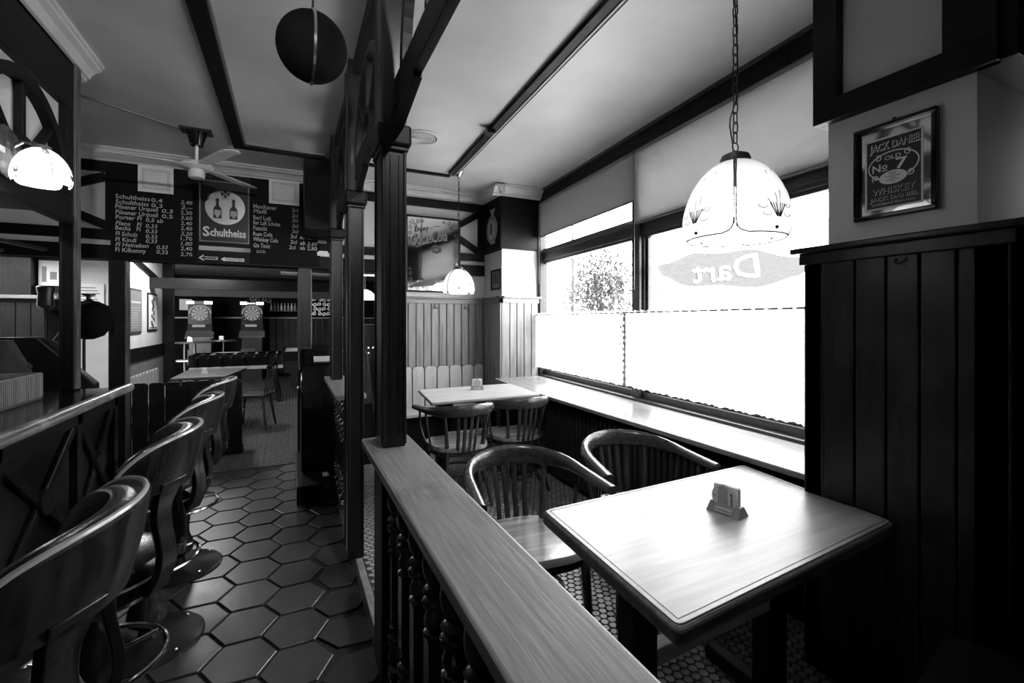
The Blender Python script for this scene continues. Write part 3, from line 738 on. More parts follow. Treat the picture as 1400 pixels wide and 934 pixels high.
# ================================================================ BENTWOOD ARMCHAIRS (front is local -Y)
def make_chair():
    t = thing('armchair', 'bentwood armchair', 'chair', (0, 0, 0), 'bentwood armchairs at the tables')
    # seat: rounded square, slightly dished
    N = 40; pts = []
    for k in range(N):
        a = 2 * PI * k / N; c, s = math.cos(a), math.sin(a)
        ex = 2.6 if s > 0 else 4.0
        r = 1 / ((abs(c) ** ex + abs(s) ** ex) ** (1 / ex)); w = .225 if s > 0 else .235
        pts.append((w * r * c, .215 * r * s))
    vs_ = []; fs_ = []
    rings = [(1.0, .43), (1.0, .455), (.985, .462), (.9, .462), (.6, .455), (.25, .452)]
    for q, z in rings: vs_ += [(x * q, y * q, z) for x, y in pts]
    for i in range(len(rings) - 1):
        for k in range(N): fs_.append((i * N + k, i * N + (k + 1) % N, (i + 1) * N + (k + 1) % N, (i + 1) * N + k))
    fs_.append(tuple(range(N))[::-1]); fs_.append(tuple((len(rings) - 1) * N + k for k in range(N)))
    MB().add(vs_, fs_, True).build('seat', 'seat_wood', t)
    MB().prism([(x * .93, y * .93, .39) for x, y in pts], (0, 0, .042), True).build('seat_rim', 'chair_wood_x', t)
    # arm and back rail in one bent piece
    R = .262; path = []; rad_ = []
    for k in range(7): q = k / 6; path.append((-.30 + .03 * q ** 1.5 if False else -.285 + .02 * q, -.24 + .24 * q, .715 + .012 * q)); rad_.append((.019 + .005 * q, .028))
    for k in range(1, 25):
        a = PI - PI * k / 25; path.append((R * math.cos(a), .0 + .285 * math.sin(a), .727 + .022 * math.sin(a))); s = math.sin(a); rad_.append((.024 + .024 * s, .028 - .008 * s))
    for k in range(6, -1, -1): q = k / 6; path.append((.285 - .02 * q, -.24 + .24 * q, .715 + .012 * q)); rad_.append((.019 + .005 * q, .028))
    MB().tube(path, rad_, 14, up=(0, 0, 1)).build('arm_rail', 'chair_wood_y', t)
    def stick(a, b, w, d, name='slat', top=None):
        MB().bar(a, b, w, d, up=(0, 1, 0)).build(name, 'chair_wood_z', t, .003)
    for deg in (70, 82, 94, 106):
        a = math.radians(deg - 0) if True else 0
        c, s = math.cos(a), math.sin(a)
        MB().tube([(.20 * c * 1.05, .215 * s, .425), (.222 * c, .245 * s + .004, .55), (.255 * c, .283 * s, .712)], [(.0055, .0135)] * 3, 8, up=(c, s, 0)).build('slat', 'chair_wood_z', t)
    for sg in (-1, 1):
        # rear leg runs up as stile to the back rail
        a = math.radians(90 - sg * 42); c, s = math.cos(a), math.sin(a)
        MB().tube([(.25 * c * 1.15, .30 * s * 1.1, 0), (.21 * c * 1.08, .245 * s, .25), (.20 * c * 1.05, .222 * s, .44), (.23 * c, .25 * s, .58), (.258 * c, .28 * s, .712)], [.013, .016, .017, .013, .012], 10).build('leg', 'chair_wood_z', t)
        # front leg
        MB().tube([(sg * .21, -.19, 0), (sg * .2, -.18, .25), (sg * .19, -.17, .43)], [.013, .018, .022], 10).build('leg', 'chair_wood_z', t)
        # bent arm support
        MB().tube([(sg * .272, -.13, .705), (sg * .275, -.12, .6), (sg * .262, -.10, .52), (sg * .235, -.07, .45), (sg * .2, -.04, .40)], [(.01, .015)] * 5, 8, up=(1, 0, 0)).build('arm_support', 'chair_wood_z', t)
        MB().tube([(sg * .268, .03, .71), (sg * .25, .03, .57), (sg * .226, .03, .44)], [.009] * 3, 8).build('spindle', 'chair_wood_z', t)
    MB().tube([(.16 * math.cos(2 * PI * k / 30), .15 * math.sin(2 * PI * k / 30), .24) for k in range(30)], .009, 8, closed=True).build('stretcher_ring', 'chair_wood_x', t)
    return t
ch0 = make_chair()
for i, (x, y, rz, lab) in enumerate([(.945, 1.80, -6, 'bentwood armchair next to the foreground rail, worn seat visible'),
                                     (1.60, 1.84, -10, 'bentwood armchair between near table and window board'),
                                     (1.20, 3.48, 180, 'bentwood armchair at the far table, left of the pair'),
                                     (1.745, 3.56, 180, 'bentwood armchair at the far table, next to the radiator')]):
    o = ch0 if i == 0 else copy_tree(ch0)
    o.location = (x, y, P); o.rotation_euler.z = math.radians(rz); o['label'] = lab

# ================================================================ TABLES
def table(label, corners, z, th, mat, legs, line=True):
    cx_ = sum(c[0] for c in corners) / 4; cy_ = sum(c[1] for c in corners) / 4
    t = thing('table', label, 'table', (cx_, cy_, P))
    # rounded corners
    poly = []
    n = 4; r = .022
    for i in range(n):
        p = Vector(corners[i]); a = (Vector(corners[i - 1]) - p).normalized(); b = (Vector(corners[(i + 1) % n]) - p).normalized()
        for q in (0, .25, .5, .75, 1):
            s1 = p + a * r * (1 - q) ** 2 + b * r * q ** 2
            poly.append((s1.x, s1.y))
    MB().prism([(x, y, z - th) for x, y in poly], (0, 0, th - .004)).build('table_edge', 'table_edge', t, .012, 3)
    ins = [((x - cx_) * .955 + cx_, (y - cy_) * .93 + cy_) for x, y in poly]
    MB().prism([(((x - cx_) * .985 + cx_), ((y - cy_) * .975 + cy_), z - .006) for x, y in poly], (0, 0, .0055)).build('table_top', mat, t, .0015)
    if line:
        ln = MB()
        m = len(corners)
        ic = [(Vector(((c[0] - cx_) * .955 + cx_, (c[1] - cy_) * .93 + cy_, z)) ) for c in corners]
        for i in range(m): ln.bar(ic[i], ic[(i + 1) % m], .0022, .0008)
        ln.build('inlay_line', 'grey_dark', t)
    for (lx, ly) in legs:
        B1(lx - .045, ly - .04, P + .06, lx + .045, ly + .04, z - th - .03).build('leg', 'beam_wood_z', t, .006)
        B1(lx - .03, ly - .27, P, lx + .03, ly + .27, P + .062).build('foot', 'post_wood_y', t, .008)
        B1(lx - .03, ly - .25, z - th - .04, lx + .03, ly + .25, z - th).build('bearer', 'post_wood_y', t, .005)
    (x0, y0), (x1, y1) = legs
    MB().bar((x0 + .045, y0 - .01, .48), (x1 - .045, y1 - .01, .48), .05, .05).build('stretcher', 'pale_wood_x', t, .004)  # pale tone stands in for window light on the crossbar
    return t
t1c = [(.793, .774), (1.896, .86), (1.985, 1.528), (.835, 1.482)]
table('near pale-topped table with dark rounded edge beside the big pilaster', t1c, .80, .052, 'table_wood', [(.948, 1.09), (1.60, 1.12)])
t2c = [(1.0, 3.54), (2.0, 3.555), (2.05, 4.30), (1.075, 4.27)]
table('far pale-topped table in front of the plank bench', t2c, .848, .026, 'table_wood_far', [(1.2, 3.93), (1.8, 3.93)], line=False)

# beermat holders
def holder(x, y, z, rz, label1, label2, mats=True, sc=1.0):
    T = Matrix.Translation((x, y, z)) @ Matrix.Rotation(rz, 4, 'Z') @ Matrix.Scale(sc, 4)
    t = thing('beermat_holder', label1, 'holder', (x, y, z))
    for sy in (-1, 1):
        MB(T).prism([(-.062, sy * .034, 0), (.062, sy * .034, 0), (.056, sy * .014, .032), (-.056, sy * .014, .032)], (0, -sy * .008, 0)).build('cheek', 'grey_mid', t, .001)
    for sx in (-1, 1):
        MB(T).prism([(sx * .062, -.034, 0), (sx * .062, .034, 0), (sx * .055, .014, .036), (sx * .055, -.014, .036)], (-sx * .014, 0, 0)).build('end_block', 'grey_mid', t, .001)
    MB(T).box(-.06, -.03, 0, .06, .03, .005).build('base', 'grey_mid', t)
    TT = T @ plane_T((0, -.0275, .016), (1, 0, 0), (0, .55, 1))
    mb = MB(TT); mb.box(-.03, -.009, 0, .03, .009, .0006)
    mb.build('name_plate', 'grey_light', t)
    mb = MB(TT); put_text(mb, 'Schultheiss', 0, -.004, .011, .001, center=True, width=.054, bold=.01, depth=.0003); mb.build('lettering', 'grey_dark', t)
    k = thing('beermat_stack', label2, 'beermats', (x, y, z + .006))
    for i in range(6):
        y0 = -.009 + i * .0032
        MB(T).prism([(.045 * a, y0, .055 + .045 * b) for a, b in ((-1, -.9), (-.9, -1), (.9, -1), (1, -.9), (1, .9), (.9, 1), (-.9, 1), (-1, .9))], (0, .0022, 0)).build('beermat', 'white_paper', k)
    n = 32
    mt = MB(T).prism([(-.004 + .047 * math.cos(2 * PI * j / n), -.0125, .056 + .047 * math.sin(2 * PI * j / n)) for j in range(n)], (0, .0022, 0)).build('round_beermat', 'paper_grey', k)
    TF = T @ plane_T((-.004, -.0127, .056), (1, 0, 0), (0, 0, 1))
    mb = MB(TF)
    for i, (xx, L) in enumerate(((-.022, .07), (-.0165, .076), (-.011, .08), (-.0055, .082), (0, .08), (.0055, .076), (.010, .07))):
        for q in range(9):
            mb.box(xx, -L / 2 + q * L / 9, 0, xx + .0022, -L / 2 + q * L / 9 + L / 9 * .75, .0004)
    put_text(mb, 'Berliner', .031, -.028, .014, 0, rot=PI / 2, bold=.02, depth=.0003)
    disc(mb, .026, .018, .004, 0, .0004, 12); disc(mb, -.036, .0, .003, 0, .0004, 10)
    mb.build('print', 'grey_dark', mt)
holder(1.43, 1.165, .80, math.radians(-78), 'dark grey beermat holder on the near table', 'stack of pale beermats with a round printed one in front, near table')
holder(1.585, 4.04, .848, math.radians(-20), 'grey beermat holder on the far table', 'fan of white beermats on the far table')

# ================================================================ BENCH BY THE FAR WALL
bench = thing('plank_bench', 'pale wooden wall bench with rounded plank back behind the far table', 'bench', (1.6, 5.1, P))
B1(.97, 4.83, .465, 2.14, 5.29, .50).build('seat', 'pale_wood_x', bench, .006)
B1(.99, 4.9, P, 2.12, 4.95, .465).build('seat_front', 'post_wood_x', bench)
for x in (.99, 1.55, 2.08): B1(x, 4.9, P, x + .05, 5.28, .465).build('leg', 'post_wood_z', bench)
bxs = [.97, 1.115, 1.264, 1.409, 1.558, 1.711, 1.867, 2.018, 2.15]
for a, b in zip(bxs, bxs[1:]):
    pts = [(a + .006, 5.25, .50), (b - .006, 5.25, .50), (b - .006, 5.265, .93), (b - .02, 5.268, .952), (b - .04, 5.269, .96), (a + .04, 5.269, .96), (a + .02, 5.268, .952), (a + .006, 5.265, .93)]
    MB().prism(pts, (0, .024, 0)).build('back_plank', 'pale_wood_z', bench, .004)
# near corner seat at the bottom right of the picture
nb = thing('corner_bench', 'dark wooden seat corner at the bottom right under the pilaster panelling', 'bench', (1.75, .4, P))
MB().prism([(1.50, .64, .49), (1.86, .71, .49), (1.89, .56, .49), (2.0, .2, .49), (1.6, .1, .49), (1.42, .3, .49)], (0, 0, .03)).build('seat', 'dark_plank', nb, .004)
B1(1.6, .2, P, 1.66, .5, .49).build('leg', 'beam_wood_z', nb)
B1(1.82, .2, P, 1.88, .5, .49).build('leg', 'beam_wood_z', nb)

# ================================================================ PENDANT LAMPS
def make_petal_shade(parent, r=1.0, npet=4, rot0=0.0, flowers=True, half=math.radians(44)):
    """bent glass petals below a cap at local origin (top), hanging down 0.30"""
    PR = [(.03, 0), (.065, -.012), (.098, -.036), (.125, -.066), (.146, -.1), (.161, -.135), (.171, -.17), (.177, -.205), (.178, -.235), (.172, -.262), (.163, -.282)]
    def prof(v):    # v 0 top .. 1 bottom : radius, z
        q = v * (len(PR) - 1); i = min(int(q), len(PR) - 2); f_ = q - i
        return (PR[i][0] + (PR[i + 1][0] - PR[i][0]) * f_) * r, (PR[i][1] + (PR[i + 1][1] - PR[i][1]) * f_) * r
    for pt in range(npet):
        c0 = rot0 + pt * 2 * PI / npet
        NU, NV = 14, 24; vs_ = []; fs_ = []
        def P3(u, v, off=0):
            rr, z = prof(v); az = c0 + u * half
            if v > .82: az = c0 + u * half * (1 - .30 * (1 - math.sqrt(max(0, 1 - ((v - .82) / .18) ** 2))))
            if v < .35: az = c0 + u * half * (.93 + .07 * v / .35)
            return ((rr + off) * math.cos(az), (rr + off) * math.sin(az), z)
        for j in range(NV + 1):
            for i in range(NU + 1): vs_.append(P3(-1 + 2 * i / NU, j / NV))
        for j in range(NV):
            for i in range(NU): a = j * (NU + 1) + i; fs_.append((a, a + 1, a + NU + 2, a + NU + 1))
        pane = MB(parent['T'] if False else None).add(vs_, fs_, True).build('glass_petal', 'shade_glass', parent)
        edge = [P3(-1, j / NV) for j in range(NV + 1)] + [P3(-1 + 2 * i / NU, 1) for i in range(1, NU + 1)] + [P3(1, 1 - j / NV) for j in range(1, NV + 1)]
        MB().tube(edge, .0021 * r, 6).build('petal_edge', 'black_matte', pane)
        if flowers:
            fl_ = MB()
            def line(ps, w=.0011): fl_.tube([P3(a, b, .0015) for a, b in ps], w * r, 4)
            line([(.0, .78), (-.02, .6), (-.04, .32)]); line([(.03, .78), (.14, .55), (.38, .28)]); line([(-.05, .8), (-.2, .66), (-.28, .62)]); line([(.06, .8), (.22, .68), (.36, .66)])
            for da in (-.14, -.09, -.04, .05, .1, .15): line([(da * .3, .8), (da * 1.6, .66)], .0018)
            for cx_, cy_ in ((-.4, .68), (.35, .66), (-.3, .76), (.3, .76)):
                line([(cx_ + .12 * math.cos(k), cy_ + .035 * math.sin(k)) for k in (0, .8, 1.6, 2.4, 3.2)], .0009)
            fl_.build('painted_flower', 'soot', pane)
            MB().ball(P3(0, .93, .003), .0055 * r, 8, 5).build('clip', 'black_matte', pane)
def pendant(x, y, ztop, label, rot0, watts, chain=True, canopy=True):
    t = thing('pendant_lamp', label, 'lamp', (x, y, ztop), 'glass pendant lamps over the tables')
    # local coordinates relative to t: build around origin then move
    t.location = (0, 0, 0)
    make_petal_shade(t, .93, 4, rot0)
    MB().lathe([(.012, .03), (.02, .028), (.042, .018), (.047, .006), (.047, -.006), (.03, -.008)], n=24).build('cap', 'grey_dark', t)
    MB().lathe([(.016, -.01), (.018, -.06), (.02, -.09)], n=16).build('socket', 'grey_mid', t)
    MB().lathe([(.012, -.085), (.02, -.1), (.031, -.13), (.032, -.15), (.022, -.175), (.001, -.185)], n=18).build('bulb', 'bulb_glow', t)
    H = CEIL - ztop - .03
    ch = MB(); L = .042; z = .045; k = 0
    ch.tube([(.014 * math.cos(a * PI / 6), 0, .047 + .014 * math.sin(a * PI / 6)) for a in range(12)], .0022, 6, closed=True)
    z = .06
    if chain:
        while z < H - .01:
            pts = []
            for a in range(12):
                aa = a * PI / 6; dz = (.008 if math.sin(aa) > .01 else (-.008 if math.sin(aa) < -.01 else 0))
                px_, pz_ = .0085 * math.cos(aa), .0085 * math.sin(aa) + dz * 1.3
                pts.append((px_, 0, z + .018 + pz_) if k % 2 == 0 else (0, px_, z + .018 + pz_))
            ch.tube(pts, .0022, 6, closed=True); z += .0325; k += 1
        ch.build('chain', 'iron', t)
    else:
        ch.build('ring', 'iron', t)
    cord = [(.012 * math.sin(zz * 9) + (-.03 * math.exp(-((zz - .13) / .06) ** 2)), .01 * math.cos(zz * 7), zz) for zz in [.02 + q * (H - .03) / 40 for q in range(41)]]
    MB().tube(cord, .0022 if chain else .004, 6).build('cord', 'black', t)
    MB().lathe([(.05, 0), (.05, -.01), (.03, -.035), (.012, -.06)][::-1], (0, 0, H + .03), 20).build('ceiling_rose', 'chrome', t)
    t.location = (x, y, ztop)
    l = bpy.data.lights.new('bulb_light', 'POINT'); l.energy = watts; l.shadow_soft_size = .035
    o = bpy.data.objects.new('bulb_light', l); C.objects.link(o); o.location = (x, y, ztop - .215)
    return t
ROT = math.radians(218 + 45)
pendant(1.335, 1.055, 2.03, 'glass petal pendant lamp on a chain over the near table', ROT, 1.6)
pendant(1.575, 4.54, 2.035, 'glass petal pendant lamp over the far bench, below the ceiling track', ROT - .2, 2.2)
# wall lamp over the bar
wl = thing('wall_lamp', 'glowing glass wall lamp on the arched bar screen', 'lamp', (0, 0, 0))
make_petal_shade(wl, .56, 3, 0.0, True, math.radians(52))
MB().lathe([(.03, .01), (.03, -.01), (.015, -.02)], n=18).build('cap', 'grey_dark', wl)
MB().lathe([(.008, -.02), (.016, -.05), (.02, -.075), (.012, -.1), (.001, -.105)], n=14).build('bulb', 'bulb_glow', wl)
MB().lathe([(.11, 0), (.11, .02), (.09, .035), (.03, .045)], (-.13, .0, -.03), 24, 'x').build('back_plate', 'chair_wood_z', wl)
MB().tube([(-.12, 0, -.03), (-.06, 0, .02), (0, 0, .012)], .008, 8).build('arm', 'brass', wl)
wl.location = (-.97, 2.68, 2.245)
l = bpy.data.lights.new('bulb_light', 'POINT'); l.energy = 2.5; l.shadow_soft_size = .03
o = bpy.data.objects.new('bulb_light', l); C.objects.link(o); o.location = (-.97, 2.68, 2.12)
# ================================================================ CURTAINS, BLINDS, WINDOW LETTERING
rod = tag(MB(WT).tube([(-.085, 1.1, 1.565), (-.085, 4.93, 1.562)], .006, 8).build('curtain_rod', 'iron'), 'thin dark curtain rod across both windows', 'curtain rod')
def curtain(ya, yb, seed, label):
    rnd = random.Random(seed); NY = int((yb - ya) / .008); NZ = 14; vs_ = []; fs_ = []
    ph = rnd.random() * 6
    for j in range(NZ + 1):
        q = j / NZ
        for i in range(NY + 1):
            y = ya + (yb - ya) * i / NY
            gather = 1.0 + 1.6 * math.exp(-((y - ya) / .16) ** 2)
            top = .011 * math.sin(y * 2 * PI / .085 + ph) * (1 - q) ** 2
            fold = (.016 * math.sin(y * 31 + ph) + .01 * math.sin(y * 57 + 2 * ph)) * min(1, q * 1.6) * gather * .7
            zb = .945 + .011 * abs(math.sin(y * PI / .055))
            z = 1.578 + .006 * math.sin(y * 2 * PI / .085) * (j == 0) - q * (1.578 - zb)
            vs_.append((-.085 + top + fold, y, z))
    for j in range(NZ):
        for i in range(NY): a = j * (NY + 1) + i; fs_.append((a, a + 1, a + NY + 2, a + NY + 1))
    o = MB(WT).add(vs_, fs_, True).build('cafe_curtain', 'curtain_cloth')
    return tag(o, label, 'curtain', 'white cafe curtains')
def lace(y0, y1, label):
    rnd = random.Random(8); mb = MB(WT); n = 0
    z = .96
    while z < 1.56:
        for q in range(3):
            y = y0 + (y1 - y0) * (q + rnd.random()) / 3; s = rnd.uniform(.004, .013)
            if rnd.random() < .75: mb.prism([(-.118, y - s * .5, z), (-.118, y, z - s), (-.118, y + s * .5, z), (-.118, y, z + s * 1.3)], (.001, 0, 0))
        z += .011
    for k in range(3):
        y = y0 + (y1 - y0) * (k + .5) / 3; mb.tube([(-.118 + .004 * math.sin(j), y + .002 * math.sin(j * 2.1), .96 + j * .06) for j in range(11)], .0016, 5)
    for yc_, w_ in ((y0 + .03, .014), (y0 + .052, .007), (y0 + .09, .005)):
        vs_ = []; fs_ = []
        for j in range(61):
            z = .955 + j * .0101; dy = .004 * math.sin(j * .7) + .003 * math.sin(j * 1.9); ww = w_ * (1 + .35 * math.sin(j * 1.3))
            vs_ += [(-.112, yc_ + dy - ww, z), (-.108, yc_ + dy + ww, z)]
        for j in range(60): fs_.append((2 * j, 2 * j + 1, 2 * j + 3, 2 * j + 2))
        mb.add(vs_, fs_)
    o = mb.build('lace_border', 'lace_cloth'); return o
lc = lace(2.99, 3.10, ''); tag(lc, 'crochet lace strip hanging where the two cafe curtains meet', 'lace', kind='stuff')
curtain(3.03, 4.88, 3, 'white cafe curtain on the window farther from the camera')
curtain(1.12, 3.06, 5, 'white cafe curtain on the window nearer the camera')
def blind(ya, yb, zb, zt, x, label, mat='blind_sheer'):
    t = thing('roller_blind', label, 'blind', WT @ Vector((x, (ya + yb) / 2, zb)), 'roller blinds above the window transom')
    WB(x, ya, zb, x + .0015, yb, zt).build('blind_cloth', mat, t)
    WB(x - .004, ya, zb - .012, x + .006, yb, zb + .006).build('hem_bar', 'grey_mid', t, .002)
    MB(WT).tube([(x + .012, ya, zt - .005), (x + .012, yb, zt - .005)], .02, 12).build('roller', 'grey_mid', t)
    MB(WT).tube([(x - .01, yb - .01, zt - .02), (x - .01, yb - .01, zb - .55)], .0018, 5).build('pull_cord', 'white_enamel', t)
    return t
blind(2.985, 4.80, 2.49, 2.89, -.045, 'grey roller blind half lowered over the left upper pane')
blind(1.12, 2.97, 2.30, 2.89, -.045, 'grey roller blind fully lowered above the near window transom', 'blind_pale')
dec = thing('window_lettering', 'faint window sticker reading Dart mirrored, above the near curtain', 'sticker', WT @ Vector((.05, 2.15, 1.86)))
TD = plane_T(WT @ Vector((.066, 1.86, 1.80)), (.067, 1, 0), (0, 0, 1))
def solid(mb, T=None):
    me = bpy.data.meshes.new('s'); me.from_pydata([tuple(p) for p in mb.v], [], mb.f); me.update()
    bm = bmesh.new(); bm.from_mesh(me); bmesh.ops.remove_doubles(bm, verts=bm.verts, dist=1e-5); bmesh.ops.recalc_face_normals(bm, faces=bm.faces); bm.to_mesh(me); bm.free()
    o = bpy.data.objects.new('s', me); C.objects.link(o); return o
pts = []
for k in range(40):
    a = 2 * PI * k / 40; pts.append((.33 + .62 * math.cos(a) * (1 + .06 * math.sin(5 * a)), .045 + .12 * math.sin(a) + .05 * math.cos(a) + .012 * math.sin(7 * a), 0))
A_ = solid(MB().prism(pts, (0, 0, .001)))
tb_ = MB(); put_text(tb_, 'Dart', .02, -.03, .21, 0, width=.56, bold=.008, shear=.1, depth=.02)
B_ = solid(tb_)
md = A_.modifiers.new('b', 'BOOLEAN'); md.operation = 'DIFFERENCE'; md.object = B_; md.solver = 'EXACT'; md.use_self = True
me = bpy.data.meshes.new_from_object(A_.evaluated_get(bpy.context.evaluated_depsgraph_get()))
MB(TD).add([v.co.copy() for v in me.vertices], [tuple(p.vertices) for p in me.polygons]).build('brush_stroke', 'decal_film', dec)
bpy.data.objects.remove(A_); bpy.data.objects.remove(B_)
mb = MB(TD); put_text(mb, 'Dart', .02, -.03, .21, .0004, width=.56, bold=.008, shear=.1, depth=.0003); mb.build('letters', 'decal_white', dec)
mb = MB(TD)
for q, ch_ in enumerate((0,)): put_text(mb, 'Dart', .036, -.042, .21, -.002, width=.56, bold=-.018, shear=.1, depth=.0003)
mb.build('letter_shadow', 'decal_shadow', dec)

# ================================================================ CEILING THINGS
vent = thing('air_vent', 'round white ceiling air diffuser with concentric rings', 'vent', (1.0, 3.83, CEIL))
MB().lathe([(.155, 0), (.155, -.006), (.14, -.012), (.128, -.012), (.128, 0)], (1.0, 3.83, CEIL), 40).build('outer_ring', 'moulding_paint', vent)
MB().lathe([(.13, -.001), (.13, -.003)], (1.0, 3.83, CEIL), 32).build('dark_throat', 'soot', vent)
for r in (.112, .092, .072, .052, .032):
    MB().lathe([(r, -.002), (r + .004, -.014), (r - .008, -.014), (r - .01, -.002)], (1.0, 3.83, CEIL), 36, cap=False).build('ring_blade', 'moulding_paint', vent)
MB().lathe([(.014, -.002), (.016, -.016), (.001, -.018)], (1.0, 3.83, CEIL), 20).build('centre_cap', 'moulding_paint', vent)

ball = thing('ball_speaker', 'black mesh sphere with pale band hanging over the aisle', 'speaker', (0, 0, 0))
MB().ball((0, 0, 0), .148, 36, 20).build('mesh_sphere', 'black_matte', ball)
N = 48; ring = MB()
Rz = math.radians(-10)
prof = [(.149, -.0075), (.1545, -.0055), (.1545, .0055), (.149, .0075)]
vs_ = []; fs_ = []
for k in range(N):
    a = 2 * PI * k / N
    for r, w in prof: vs_.append((w, r * math.cos(a), r * math.sin(a)))
for k in range(N):
    for q in range(4): fs_.append((k * 4 + q, k * 4 + (q + 1) % 4, ((k + 1) % N) * 4 + (q + 1) % 4, ((k + 1) % N) * 4 + q))
RM = Matrix.Rotation(math.radians(3), 4, 'Z')
MB(RM).add(vs_, fs_, True).build('equator_band', 'chrome', ball)
MB().tube([(0, 0, .15), (.003, 0, .2), (0, 0, .33)], .0045, 8).build('cord', 'black', ball)
MB().lathe([(.012, .145), (.014, .165), (.006, .175)], n=12).build('cord_grip', 'black', ball)
ball.location = (.088, 2.24, 2.72)

fan_ = thing('ceiling_fan', 'white three-bladed ceiling fan on a dark bracket', 'ceiling fan', (0, 0, 0))
MB().box(-.11, -.07, .275, .11, .07, .29).build('ceiling_plate', 'black', fan_, .002)
MB().lathe([(.03, .16), (.045, .165), (.055, .2), (.075, .275)], n=20).build('canopy', 'black_gloss', fan_)
MB().tube([(0, 0, .02), (0, 0, .17)], .013, 12).build('down_rod', 'white_enamel', fan_)
MB().lathe([(.03, .035), (.1, .025), (.118, .005), (.118, -.012), (.1, -.025), (.03, -.03)], n=32).build('motor', 'white_enamel', fan_)
MB().lathe([(.001, -.1), (.05, -.1), (.058, -.092), (.058, -.05), (.045, -.03)], n=28).build('switch_housing', 'white_enamel', fan_)
MB().tube([(.05, 0, -.06), (.08, .01, -.07), (.1, -.01, -.08), (.09, .02, -.09)], .004, 6).build('switch_cord', 'grey_dark', fan_)
for d in (182, -60, 54):
    a = math.radians(d); T = Matrix.Rotation(a, 4, 'Z') @ Matrix.Rotation(math.radians(7), 4, 'X')
    pts = [(.1, -.035), (.18, -.06), (.3, -.068), (.56, -.072), (.61, -.06), (.635, -.02), (.635, .03), (.6, .06), (.56, .068), (.3, .064), (.18, .055), (.1, .035)]
    MB(T).prism([(x, y, -.006) for x, y in pts], (0, 0, .006)).build('blade', 'white_enamel', fan_, .002)
fan_.location = (-.69, 4.50, 2.76)

# ================================================================ SIGNS AND BOARDS ON THE HEADER
def at_back(x, z, y=YB - .055): return plane_T((x, y, z), (1, 0, 0), (0, 0, 1))
def board(x0, z0, x1, z1, label, lines, th=.014, y=YB - .055, poly=None):
    t = thing('drinks_board', label, 'blackboard', ((x0 + x1) / 2, y, z0), 'chalk drinks boards over the passage')
    T = at_back(x0, z0, y)
    mb = MB(T)
    if poly: mb.prism([(p[0] - x0, p[1] - z0, 0) for p in poly], (0, 0, th))
    else: mb.box(0, 0, 0, x1 - x0, z1 - z0, th)
    mb.build('panel', 'board_black', t, .002)
    rnd = random.Random(4)
    for (tx, xx, zz, sz, w) in lines:
        mb = MB(T); put_text(mb, tx, xx - x0, zz - z0 + rnd.uniform(-.004, .004), sz * 1.0, th + .0004, width=w, shear=rnd.uniform(-.05, .25), rot=rnd.uniform(-.015, .012), depth=.0002, bold=.004)
        mb.build('chalk_line', 'chalk', t)
rows = [('Schultheiss', '0,4', '2,40'), ('Schultheiss', '0,3', '2,–'), ('Pilsener Urquell', '0,3', '2,30'), ('Pilsener Urquell', '0,5', '3,60'), ('Porter Fl', '0,5 ab', '2,40'), ('Flens   Fl', '0,33', '2,40'), ('Becks   Fl', '0,33', '2,20'), ('Fl Schulz', '0,33', '1,70'), ('Fl Kindl', '0,33', '1,80'), ('Fl Heineken', '0,33', '2,40'), ('Fl Kilkenny', '0,33', '2,70')]
L = []
mx_ = [-1.16, -1.16, -1.05, -1.05, -1.2, -1.2, -1.2, -1.2, -1.2, -1.12, -1.12]
for i, (a, b, c) in enumerate(rows):
    z = 2.605 - i * .0485
    wa = {0: .25, 1: .24, 2: .31, 3: .31, 4: .19, 5: .19, 6: .18, 7: .16, 8: .15, 9: .24, 10: .22}[i]
    L.append((a, -1.42, z, .055, wa)); L.append((b, mx_[i] if i not in (2, 3) else -1.08, z - .004, .05, .085 if len(b) < 5 else .13)); L.append((c, -.935, z - .006, .05, .09))
board(-1.437, 2.06, -.81, 2.93, 'chalk drinks board left of the beer sign', L)
R_ = [('Mexikaner', '2cl', ''), ('Pfeffi', '2cl', ''), ('Berl Luft', '2cl', ''), ('Ber Luft Schoko', '2cl', ''), ('Futschi', '2cl', ''), ('Rum Cola', '2cl', 'ab 2,50'), ('Whiskey Cola', '2cl', 'ab 2,60'), ('Gin Tonic', '2cl', 'ab 2,80'), ('u.v.m.', '', '')]
L = []
for i, (a, b, c) in enumerate(R_):
    z = 2.63 - i * .056
    wa = [.21, .12, .16, .24, .12, .17, .22, .15, .08][i]
    L.append((a, -.335 + (.03 if i == 8 else 0), z, .06, wa))
    if b: L.append((b, (.015 if i < 5 else .0) - (.012 if i == 7 else 0), z, .055, .06))
    if c: L.append((c, .09, z - .003, .055, .165))
board(-.361, 2.07, .283, 2.93, 'chalk drinks board right of the beer sign, beside the black block', L, poly=[(-.361, 2.07), (.283, 2.07), (.283, 2.36), (.115, 2.36), (.115, 2.93), (-.361, 2.93)])
